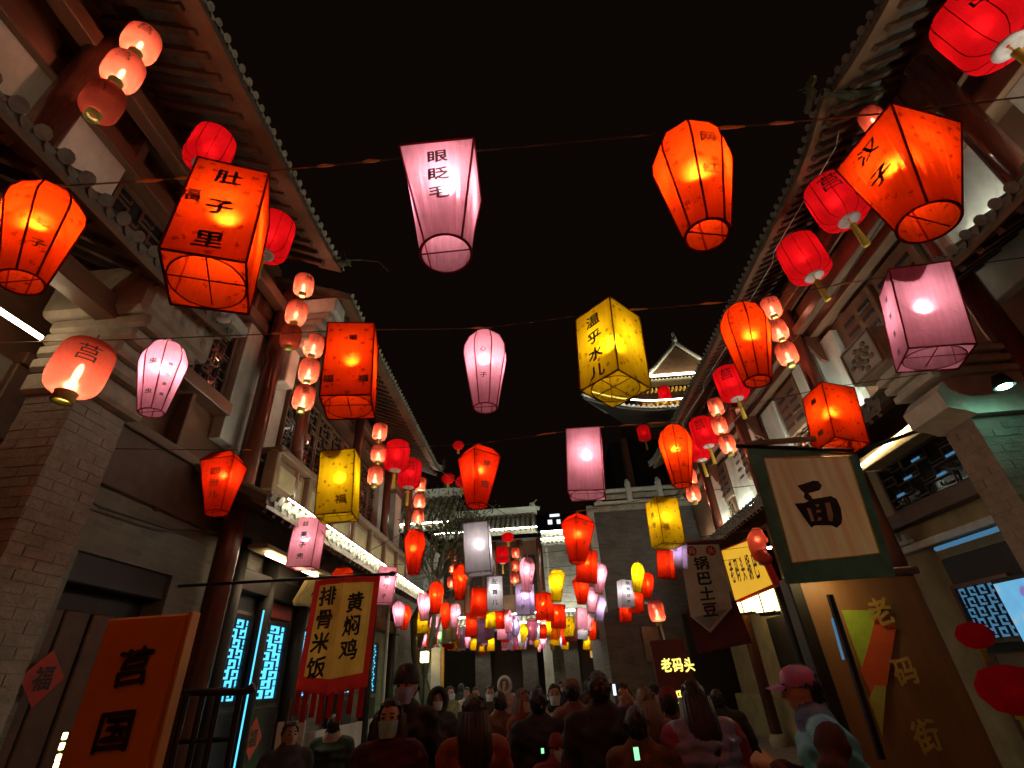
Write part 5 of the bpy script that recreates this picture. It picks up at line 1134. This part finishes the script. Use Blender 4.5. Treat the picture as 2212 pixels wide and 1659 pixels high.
# red diamond papers with 福 on the doors
for lab, u, v, X, s in (('red diamond paper with a dark character on the near left door', 92, 1465, -4.40, .22), ('faint red diamond paper on the dark left door below the cyan lattice', 546, 1595, -4.38, .26)):
    P = AX(u, v, X); o = thing('door_paper', lab, 'paper decoration', tuple(P), 'red diamond door papers')
    part('sheet', MB().slab([P + [0, s, 0], P + [0, 0, s], P + [0, -s, 0], P + [0, 0, -s]], (.004, 0, 0)), 'paper_red', o)
    lettering(o, '福', P + np.array([.006, 0, 0]), (0, 1, 0), (0, 0, 1), s * .9, .3, 'ink', .02, 1, 1, True, .01)
# black wooden rack, left
rk = thing('wooden_rack', 'black wooden rack with curved top rail beside the orange sign', 'rack', tuple(AY(450, 1659, 3.4) * [1, 1, 0]))
t0, t1 = AY(385, 1497, 3.4), AY(530, 1494, 3.4); tip = AY(548, 1484, 3.4)
part('top_rail', MB().tube([tuple(t0), tuple((t0 + t1) / 2), tuple(t1), tuple(tip)], [.02, .022, .02, .03], 8), 'lacquer', rk, smooth=True)
for x in (t0[0] + .06, t0[0] + .16, t1[0] - .16, t1[0] - .03): part('leg', MB().tube([(x, 3.4, t0[2]), (x + .02, 3.42, 0)], .018, 6), 'lacquer', rk)
for z in (t0[2] - .25, t0[2] - .6): part('crossbar', MB().tube([(t0[0] + .05, 3.41, z), (t1[0] - .02, 3.41, z)], .014, 6), 'lacquer', rk)
# small string of yellow lamps by the orange sign
yl = thing('lamp_string', 'short string of small yellow lamps behind the orange sign at lower left', 'lamp', tuple(AX(128, 1620, -3.3)))
for v in (1590, 1612, 1637, 1655): P = AX(140 - (v - 1590) * .3, v, -3.3); part('bulb', MB().cbox(P[0] - .012, P[0] + .012, P[1] - .012, P[1] + .012, P[2] - .02, P[2] + .02, .004), 'pane_warm', yl)
part('cord', MB().tube([tuple(AX(141, 1580, -3.32)), tuple(AX(119, 1659, -3.32))], .008, 5), 'wire', yl)
# lit poster by the left pavement
ps = thing('lit_poster', 'small lit poster on a stand at lower left under the yellow banner', 'poster', tuple(AY(625, 1600, 6.3)))
p0, p1 = AY(600, 1560, 6.3), AY(655, 1590, 6.3)
part('sheet', MB().cbox(p0[0], p1[0], 6.3, 6.33, p1[2] - .15, p0[2], .005), 'banner_white', ps); part('stand', MB().tube([((p0[0] + p1[0]) / 2, 6.36, 0), ((p0[0] + p1[0]) / 2, 6.36, p0[2] - .05)], .02, 6), 'metal_dark', ps)
# standing board with green light beside the tree, far left of the crowd
sb = thing('standing_board', 'tall pale green lit board with a red flag strip beside the tree behind the crowd', 'sign', tuple(AY(945, 1560, 15.2) * [1, 1, 0]))
p0, p1 = AY(932, 1400, 15.2), AY(952, 1400, 15.2)
part('panel', MB().cbox(p0[0], p1[0], 15.2, 15.26, .2, p0[2], .01), 'stone_light', sb); part('flag_strip', MB().cbox(p1[0] + .02, p1[0] + .1, 15.18, 15.22, .6, p0[2], .01), 'banner_yellow', sb)
part('flag_strip', MB().cbox(p1[0] + .02, p1[0] + .1, 15.175, 15.225, .3, 1.4, .01), 'banner_red', sb)
st_ = thing('street_lantern', 'small warm post lamp left of the tree among the far lanterns', 'lamp', tuple(AY(918, 1420, 14.8) * [1, 1, 0])); P = AY(917, 1420, 14.8)
part('post', MB().tube([(P[0], 14.8, 0), (P[0], 14.8, P[2] - .12)], .03, 6), 'metal_dark', st_); part('lantern', MB().cbox(P[0] - .1, P[0] + .1, 14.72, 14.9, P[2] - .12, P[2] + .14, .02), 'pane_warm', st_)
part('cap', MB().lathe([(.2, .15), (.02, .26)], 4, tuple(P)), 'metal_dark', st_)
# ================================================================== PEOPLE
mat('skin', (0.48, 0.27, 0.18), (0.42, 0.22, 0.15), 0.5, 6, local=True)
mat('hair', (0.016, 0.011, 0.009), (0.008, 0.006, 0.005), 0.45, 40, 0.4, stretch=(1, 1, .1), local=True)
mat('hair_brown', (0.16, 0.07, 0.03), (0.08, 0.035, 0.015), 0.5, 40, 0.4, stretch=(1, 1, .1), local=True)
mat('eye', (0.01, 0.008, 0.008), None, 0.2, local=True)
mat('mask_white', (0.62, 0.66, 0.70), (0.5, 0.55, 0.6), 0.8, 9, local=True)
mat('mask_teal', (0.22, 0.58, 0.56), (0.4, 0.58, 0.58), 0.8, 5, local=True)
mat('mask_violet', (0.32, 0.34, 0.62), (0.26, 0.28, 0.5), 0.8, 5, local=True)
mat('shoe', (0.02, 0.02, 0.02), None, 0.4, local=True)
mat('fur_white', (0.62, 0.56, 0.50), (0.4, 0.34, 0.3), 0.95, 40, 0.8, local=True)
for nm, c in {'black': (.014, .012, .012), 'darkgrey': (.035, .030, .028), 'maroon': (.055, .012, .009), 'coral': (.26, .06, .03), 'olive': (.28, .27, .12), 'pinkcoat': (.45, .22, .18), 'tan': (.17, .09, .05),
              'redcoat': (.24, .022, .018), 'blue': (.12, .17, .36), 'lavender': (.42, .45, .60), 'magenta': (.34, .05, .14), 'cream': (.52, .40, .30), 'pine': (.020, .045, .035), 'peach': (.18, .075, .065), 'plaid': (.13, .065, .03), 'teal': (.10, .42, .32), 'navy': (.02, .025, .05), 'denim': (.05, .07, .12), 'white': (.6, .55, .5), 'green': (.10, .30, .10), 'purple': (.2, .05, .3)}.items():
    mat('cloth_' + nm if 'cloth_' + nm not in MATS else 'coat_' + nm, c, tuple(x * .7 for x in c), .85, 22, .3, local=True)
mat('coat_multi', (.10, .52, .24), (.12, .34, .72), .55, 3.2, .3, local=True); mat('coat_capmulti', (.70, .07, .08), (.14, .18, .68), .5, 9, .2, local=True)  # green-blue coat and red-blue cap tones imitate coloured light on the wearer
mat('coat_shiny', (.30, .36, .66), (.16, .16, .42), .3, 6, .25, local=True)
def CM(n): return MATS.get('coat_' + n) or MATS['cloth_' + n]
def capsule(mb, a, b, ra, rb, n=9):
    a, b = Vector(a), Vector(b); d = (b - a).normalized(); x = d.orthogonal().normalized(); y = d.cross(x); vs = []; m = 4; rows = []
    for i in range(m + 1): t = -math.pi / 2 + (math.pi / 2) * i / m; rows.append((a + d * ra * math.sin(t), ra * math.cos(t)))
    for i in range(m + 1): t = (math.pi / 2) * i / m; rows.append((b + d * rb * math.sin(t), rb * math.cos(t)))
    for c, r in rows:
        r = max(r, .001)
        for k in range(n): q = 2 * math.pi * k / n; vs.append(c + (x * math.cos(q) + y * math.sin(q)) * r)
    nr = len(rows); mb.add(vs, [(i * n + k, i * n + (k + 1) % n, (i + 1) * n + (k + 1) % n, (i + 1) * n + k) for i in range(nr - 1) for k in range(n)] + [tuple(range(n - 1, -1, -1)), tuple((nr - 1) * n + k for k in range(n))])
class Prims:
    def __init__(s): s.p = []; s.mb = MB()
    def cap(s, m, a, b, ra, rb=None): rb = rb or ra; s.p.append(('c', m, np.array(a, float), np.array(b, float), ra, rb)); capsule(s.mb, a, b, ra, rb); return s
    def ell(s, m, c, r): s.p.append(('e', m, np.array(c, float), np.array(r, float))); s.mb.ell(c, r, 14, 10); return s
    def pick(s, P):
        best = np.full(len(P), 9e9); idx = np.zeros(len(P), int)
        for q in s.p:
            if q[0] == 'c':
                ab = q[3] - q[2]; t = np.clip(((P - q[2]) @ ab) / (ab @ ab), 0, 1); dd = np.linalg.norm(P - q[2] - t[:, None] * ab, axis=1) - (q[4] + (q[5] - q[4]) * t)
            else: k = np.linalg.norm((P - q[2]) / q[3], axis=1); dd = (k - 1) * min(q[3])
            w = dd < best; best[w] = dd[w]; idx[w] = q[1]
        return idx
def remesh(pr, name, mats, vox):
    me = pr.mb.mesh(name + '_raw', 'skin'); o = bpy.data.objects.new('raw', me)
    r = o.modifiers.new('r', 'REMESH'); r.mode = 'VOXEL'; r.voxel_size = vox
    s = o.modifiers.new('s', 'SMOOTH'); s.factor = .5; s.iterations = 4
    out = evaluate(o)
    bpy.data.objects.remove(o); bpy.data.meshes.remove(me); out.name = name
    out.materials.clear()
    for m in mats: out.materials.append(m)
    nv = len(out.vertices); V = np.empty(nv * 3); out.vertices.foreach_get('co', V); V = V.reshape(-1, 3); Nn = np.array([v.normal[:] for v in out.vertices])
    ph = random.uniform(0, 9); x_, y_, z_ = V.T
    d_ = .007 * np.sin(34 * z_ + 9 * x_ + 4 * np.sin(11 * x_ + ph) + 3 * np.sin(9 * y_ + ph)) + .005 * np.sin(61 * z_ - 23 * x_ + 17 * y_ + ph) + .004 * np.sin(47 * x_ + 31 * y_ + 12 * z_)
    top = V[:, 2].max(); d_ *= np.clip((top - .27 - z_) / .06, 0, 1) * np.clip((z_ - .12) / .1, 0, 1)
    V = V + Nn * d_[:, None]; out.vertices.foreach_set('co', V.ravel())
    n = len(out.polygons); c = np.empty(n * 3); out.polygons.foreach_get('center', c)
    out.polygons.foreach_set('material_index', pr.pick(c.reshape(-1, 3)).astype(np.int32)); out.polygons.foreach_set('use_smooth', np.ones(n, bool)); out.update(); return out
def person(label, x, y, H, yaw, jacket, trousers='black', hair='short', hairm='hair', mask=None, arms='down', puffer=False, long=False, collar=None, build=1.0, vox=.018, hat=None, stoop=0.0, sleeves=None, stripe=None):
    k = H / 1.70; B = build
    root = thing('person', label, 'person', (x, y, 0), 'people in the crowd', (0, 0, yaw)); LOC[root.name] = Matrix.Identity(4)
    S, J, Tm, SH, CO, SL = 0, 1, 2, 3, 4, 5
    mats = [MATS['skin'], CM(jacket), CM(trousers), MATS['shoe'], CM(collar) if collar else CM(jacket), CM(sleeves) if sleeves else CM(jacket)]
    pr = Prims(); f = -stoop
    def z(v): return v * k
    hc = (0, -.012 + f * 1.25, z(1.585))
    pr.ell(S, hc, (.074 * k, .093 * k, .112 * k)).ell(S, (0, -.04 + f * 1.25, z(1.53)), (.052 * k, .058 * k, .058 * k))
    pr.cap(S, (0, -.10 + f * 1.25, z(1.585)), (0, -.118 + f * 1.25, z(1.555)), .010, .014)
    for s in (-1, 1): pr.ell(S, (s * .076 * k, .005 + f * 1.25, z(1.575)), (.012, .022, .032))
    pr.cap(S, (0, .005 + f, z(1.40)), (0, .0 + f * 1.2, z(1.52)), .055 * k)
    g = 1.12 * B if puffer else B
    pr.cap(J, (-.155 * B, f, z(1.385)), (.155 * B, f, z(1.385)), .070 * g); pr.ell(J, (0, f * .9, z(1.28)), (.195 * g, .125 * g, .17 * k)); pr.ell(J, (0, f * .5, z(1.10)), (.178 * g, .125 * g, .20 * k)); pr.ell(J, (0, f * .2, z(.94)), (.19 * g, .14 * g, .16 * k))
    pr.cap(CO, (-.03, -.01 + f, z(1.425)), (.03, -.01 + f, z(1.425)), .085 * g, .085 * g)
    if puffer:
        for q in np.arange(.90, 1.40, .085): pr.ell(J, (0, f * (q - .9) / .5, z(q)), (.225 * B, .165 * B, .052))
    if long: pr.cap(J, (0, 0, z(.95)), (0, .01, z(.52)), .17 * B, .20 * B)
    for s in (-1, 1):
        sh = (s * .185 * B, f, z(1.375))
        if arms == 'phone': el = (s * .24 * B, -.06 + f, z(1.11)); wr = (s * .085, -.27 + f, z(1.22))
        elif arms == 'up' and s == 1: el = (s * .27 * B, -.14 + f, z(1.30)); wr = (s * .16, -.27 + f, z(1.52))
        else: el = (s * .245 * B, .02 + f * .6, z(1.10)); wr = (s * .25 * B, -.05 + f * .3, z(.86))
        ga = 1.25 if puffer else 1.08
        pr.cap(SL, sh, el, .058 * ga * B, .048 * ga * B); pr.cap(SL, el, wr, .048 * ga * B, .036 * ga)
        wv = Vector(wr); dv = (wv - Vector(el)).normalized(); pm = wv + dv * .07; sd = Vector((0, 1, 0)) if arms == 'down' else Vector((0, 0, 1))
        pr.cap(S, wr, pm, .030, .034)
        for q in range(4): b0 = pm + sd * (q - 1.5) * .019 + dv * .02; L = (.060, .072, .066, .05)[q]; pr.cap(S, b0, b0 + dv * L * .6, .0105, .010); pr.cap(S, b0 + dv * L * .6, b0 + dv * L * .8 + Vector((-s * .02, -.012, -.01)), .010, .009)
        pr.cap(S, wv + dv * .03 + sd * .03, wv + dv * .07 + sd * .062, .013, .010)
        pr.cap(Tm, (s * .09, 0, z(.90)), (s * .095, -.012, z(.50)), .085 * B, .062 * B); pr.cap(Tm, (s * .095, -.012, z(.50)), (s * .098, .02, z(.09)), .062 * B, .045); pr.cap(SH, (s * .098, .02, z(.045)), (s * .11, -.16, z(.035)), .045, .038)
    part('body', remesh(pr, 'body', mats, vox), None, root)
    hz, hy = hc[2], hc[1]
    if yaw < math.pi * .75 or yaw > math.pi * 1.25:
        for s in (-1, 1):
            part('eye', MB().ell((s * .031 * k, hy - .084 * k, hz + .008), (.013, .009, .007), 8, 5), 'eye', root); part('eyebrow', MB().ell((s * .032 * k, hy - .088 * k, hz + .032), (.020, .008, .005), 8, 4), 'hair', root)
        if mask:
            mk = MB().grid(lambda a, b: ((.080 - .018 * b) * k * math.sin((a - .5) * 2.5), hy - .018 - (.098 + .012 * math.sin(b * math.pi)) * k * math.cos((a - .5) * 2.5) * (1 - .10 * b), hz - .008 * k - .105 * k * b), 12, 6)
            part('mask', mk, 'mask_' + mask, root, True)
    # hair: a shell round the skull, open at the face
    hb = MB(); n, m2 = 22, 14; vs = []; fs = []
    for i in range(m2 + 1):
        a = -1.15 + (math.pi / 2 + 1.15) * i / m2
        for q in range(n):
            t = 2 * math.pi * q / n; w = 1.0 + .05 * math.sin(q * 5.3 + i * 2.1) * .5 + random.uniform(-.012, .012)
            vs.append((.089 * k * w * math.cos(a) * math.cos(t), hy + .014 + .107 * k * w * math.cos(a) * math.sin(t), hz + .012 + .122 * k * w * math.sin(a)))
    for i in range(m2):
        for q in range(n):
            t = 2 * math.pi * (q + .5) / n; a = -1.15 + (math.pi / 2 + 1.15) * (i + .5) / m2; front = -math.sin(t)
            if front > .15 and a < .62: continue
            if front > -.35 and a < .1 and hair == 'short': continue
            if front > -.1 and a < -.2 and hair != 'short': continue
            fs.append((i * n + q, i * n + (q + 1) % n, (i + 1) * n + (q + 1) % n, (i + 1) * n + q))
    hb.add(vs, fs)
    if hair == 'long':
        for q in range(15):
            a = math.pi * (q / 14) * 1.24 - .38; rx = .088 * k * math.cos(a); ry = .10 * k * math.sin(a)
            hb.tube([(rx, hy + .014 + ry, hz + .02), (rx * 1.12, hy + .03 + ry * 1.1, hz - .13 * k), (rx * 1.25, hy + .045 + ry * 1.15, hz - .27 * k), (rx * 1.05, hy + .05 + ry, hz - .40 * k)], [.024, .030, .028, .008], 6)
    for q in range(70):
        t = random.uniform(0, 2 * math.pi); a = random.uniform(-.5, 1.45); fr = -math.sin(t)
        if fr > .1 and a < .6 or (fr > -.3 and a < .1): continue
        p0 = Vector((.09 * k * math.cos(a) * math.cos(t), .108 * k * math.cos(a) * math.sin(t), .123 * k * math.sin(a))); dd = Vector((p0.x * .08 + random.gauss(0, .012), p0.y * .08 + random.gauss(0, .012), -.03)); o3 = Vector((0, hy + .014, hz + .012))
        hb.tube([p0 * .97 + o3, p0 * 1.03 + dd * .5 + o3, p0 * 1.01 + dd + o3], [.010, .009, .002], 4)
    if hair != 'none': part('hair', hb, hairm, root, True)
    if hat:
        kind, hm = hat; hm = CM(hm) if isinstance(hm, str) else hm; mb = MB()
        if kind in ('cap', 'beanie'):
            top = 1.35 if kind == 'cap' else 1.65
            prof = [(.098, .02), (.101, .045), (.095, .085), (.07, .115 * top / 1.35), (.03, .128 * top / 1.35), (.004, .13 * top / 1.35)]
            mb.lathe([(r * k, zz * k) for r, zz in prof], 20, (0, hy + .006, hz), cap1=True)
            if kind == 'cap': mb.grid(lambda a, b: (.085 * k * math.sin((a - .5) * 2.4) * (1 - .15 * b), hy - .055 - .05 * math.cos((a - .5) * 2.2) - .075 * b * math.cos((a - .5) * 1.6), hz + .035 - .018 * b - .02 * (2 * a - 1) ** 2), 10, 4)
            else: mb.torus((0, hy + .006, hz + .03 * k), .094 * k, .010, 22, 6)
        else:
            for i in range(9):
                t0 = math.pi * i / 8
            mb.torus((0, 0, 0), .118 * k, .034 * k, 24, 8, 'y'); mb.v = [(p[0], p[1] + hy - .045, p[2] * 1.15 + hz) for p in mb.v]
            mb.lathe([(.12 * k, -.05), (.13 * k, .02), (.115 * k, .10), (.07 * k, .15), (.005, .165)], 18, (0, 0, 0)); mm_ = len(mb.v) - 18 * 5
            for i in range(mm_, len(mb.v)): p = mb.v[i]; mb.v[i] = (p[0], hy + .03 + p[2], hz + p[1] * 1.12)
        part('hat' if kind != 'hood' else 'hood', mb, hm, root, True)
    if stripe: part('stripe', MB().grid(lambda a, b: (.20 * (a - .5) * 1.4, -.128 * g - .012 + f + .03 * (2 * a - 1) ** 2, z(1.27) - .028 * b), 10, 1), stripe, root)
    return root
def place(label, u, v, Y, yaw, jacket, **kw):
    P = AY(u, v, Y); Hh = min(max(P[2], 1.05), 1.86); return person(label, P[0], Y, Hh, yaw, jacket, **kw)
F_, Bk = 0.0, math.pi
place('woman in a dark red coat and pale teal mask facing the camera, front left', 846, 1512, 4.0, F_ + .05, 'maroon', hair='long', mask='teal', vox=.013, collar='maroon')
place('man in a black jacket and violet mask with tall black hat', 880, 1446, 4.6, F_ - .1, 'black', mask='violet', hat=('beanie', 'black'), vox=.014, stripe='cloth_tan', build=1.12)
place('long-haired person in a coral top with dark fur collar seen from behind', 1022, 1505, 4.1, Bk + .3, 'coral', hair='long', collar='darkgrey', vox=.014)
place('broad man in a black coat seen from behind near the centre right', 1290, 1454, 4.4, Bk, 'black', build=1.2, vox=.014, collar='darkgrey')
place('short person in a brown plaid coat holding a green glowing phone', 1371, 1530, 4.0, Bk - .35, 'plaid', arms='phone', vox=.014, hair='short')
place('person with light brown hair and tan coat seen from behind right of the broad man', 1390, 1488, 5.0, Bk + .2, 'tan', hair='long', hairm='hair_brown', vox=.016)
place('person in a red hat with pinkish padded collar near the red letter sign', 1440, 1493, 5.3, Bk - .2, 'redcoat', collar='peach', hat=('beanie', 'redcoat'), vox=.016)
place('long-haired woman in a shiny blue and magenta puffer jacket seen from behind', 1492, 1474, 4.1, Bk + .15, 'shiny', hair='long', puffer=True, sleeves='magenta', vox=.013, collar='blue', build=1.1)
place('man in a colourful cap, padded coat tinted like coloured light, leaning left at right', 1770, 1438, 3.3, math.pi * 1.42, 'multi', arms='phone', puffer=False, sleeves='maroon', collar='blue', hat=('cap', 'capmulti'), vox=.012, stoop=.10, build=1.22)
place('child in cream hood and dark green coat walking away on the left', 724, 1546, 6.6, Bk, 'pine', collar='cream', vox=.017, hair='short', puffer=True)
place('person with pinkish face beside the lit poster at lower left', 630, 1562, 5.6, .7, 'darkgrey', vox=.018)
place('small child in a red knitted hat at the bottom centre', 1200, 1592, 5.2, F_ + .4, 'redcoat', hat=('beanie', 'redcoat'), mask='white', vox=.014)
place('person with coppery hair and pale mask in profile left of centre', 1128, 1490, 6.4, .9, 'coral', hair='long', hairm='hair_brown', mask='white', vox=.016)
place('person in a black coat seen from behind beside the coppery-haired one', 1160, 1492, 5.4, Bk + .1, 'black', vox=.016, build=1.1)
place('man in an open black coat over a pale printed shirt facing the camera', 1196, 1480, 7.2, F_, 'white', mask='white', sleeves='black', collar='black', vox=.018)
place('person in a pale olive long coat standing at left of the crowd', 972, 1484, 11.5, F_ + .9, 'olive', mask='white', long=True, vox=.022)
place('person in a white fur hood and pink coat in the middle distance', 1090, 1466, 11.5, F_, 'pinkcoat', hat=('hood', MATS['fur_white']), vox=.022)
place('masked man in a dark grey coat in the middle distance', 1058, 1482, 9.5, F_ + .1, 'darkgrey', mask='white', vox=.02)
place('masked person in an orange scarf between the far walkers', 1028, 1486, 11.0, F_, 'maroon', mask='white', collar='coral', vox=.022)
place('far walker in a cream coat left of the fur hood', 1008, 1486, 13.0, F_ - .2, 'cream', vox=.024)
place('masked far walker in black right of the fur hood', 1163, 1482, 10.5, F_ + .2, 'black', mask='white', vox=.022)
place('person with a pink knitted hat behind the broad man', 1234, 1472, 6.6, Bk, 'peach', hat=('beanie', 'peach'), vox=.018)
place('person in dark purple coat holding up a glowing phone right of the broad man', 1345, 1478, 6.4, F_ - .4, 'purple', arms='up', vox=.018)
place('far walker in a dark coat seen from behind by the tree', 996, 1478, 16.0, Bk, 'darkgrey', vox=.026)
place('far walker in a navy coat near the dark doorway', 1210, 1474, 14.0, F_, 'navy', mask='white', vox=.026)
place('far walker in a maroon coat near the gatehouse', 1268, 1470, 13.0, Bk, 'maroon', vox=.026)
place('dark-haired walker in black just right of the puffer jacket', 1545, 1492, 6.8, Bk - .2, 'black', vox=.018, build=1.1)
place('walker in a dark grey hooded coat between the masked woman and the coral top', 945, 1492, 7.4, F_ + .3, 'darkgrey', mask='white', hat=('hood', 'darkgrey'), vox=.018)
place('walker in a dark brown coat behind the coral top', 1078, 1496, 7.0, Bk + .4, 'tan', vox=.018, sleeves='darkgrey')
place('walker in navy with a dark cap left of the red letter sign', 1412, 1482, 8.2, F_ - .3, 'navy', mask='white', hat=('cap', 'black'), vox=.018)
def phone(label, u, v, Y, m, w=.075, h=.15, yaw=0.0):
    P = AY(u, v, Y); o = thing('phone', label, 'phone', tuple(P), None, (0, 0, yaw)); LOC[o.name] = Matrix.Identity(4)
    part('case', MB().cbox(-w / 2, w / 2, 0, .01, -h / 2, h / 2, .004), 'shoe', o); part('screen', MB().box(-w / 2 + .004, w / 2 - .004, -.002, -.0005, -h / 2 + .006, h / 2 - .006), m, o)
phone('green glowing phone held by the person in the plaid coat', 1375, 1628, 3.7, 'screen_green', .04, .075, .2)
phone('white glowing phone held up right of the broad man', 1327, 1490, 6.0, 'screen_blue', .04, .11, .3)
phone('small greenish phone screen at the bottom centre near the red hat', 1172, 1622, 4.8, 'screen_green', .03, .045, .2)
bpy.data.scenes.remove(_tmp)
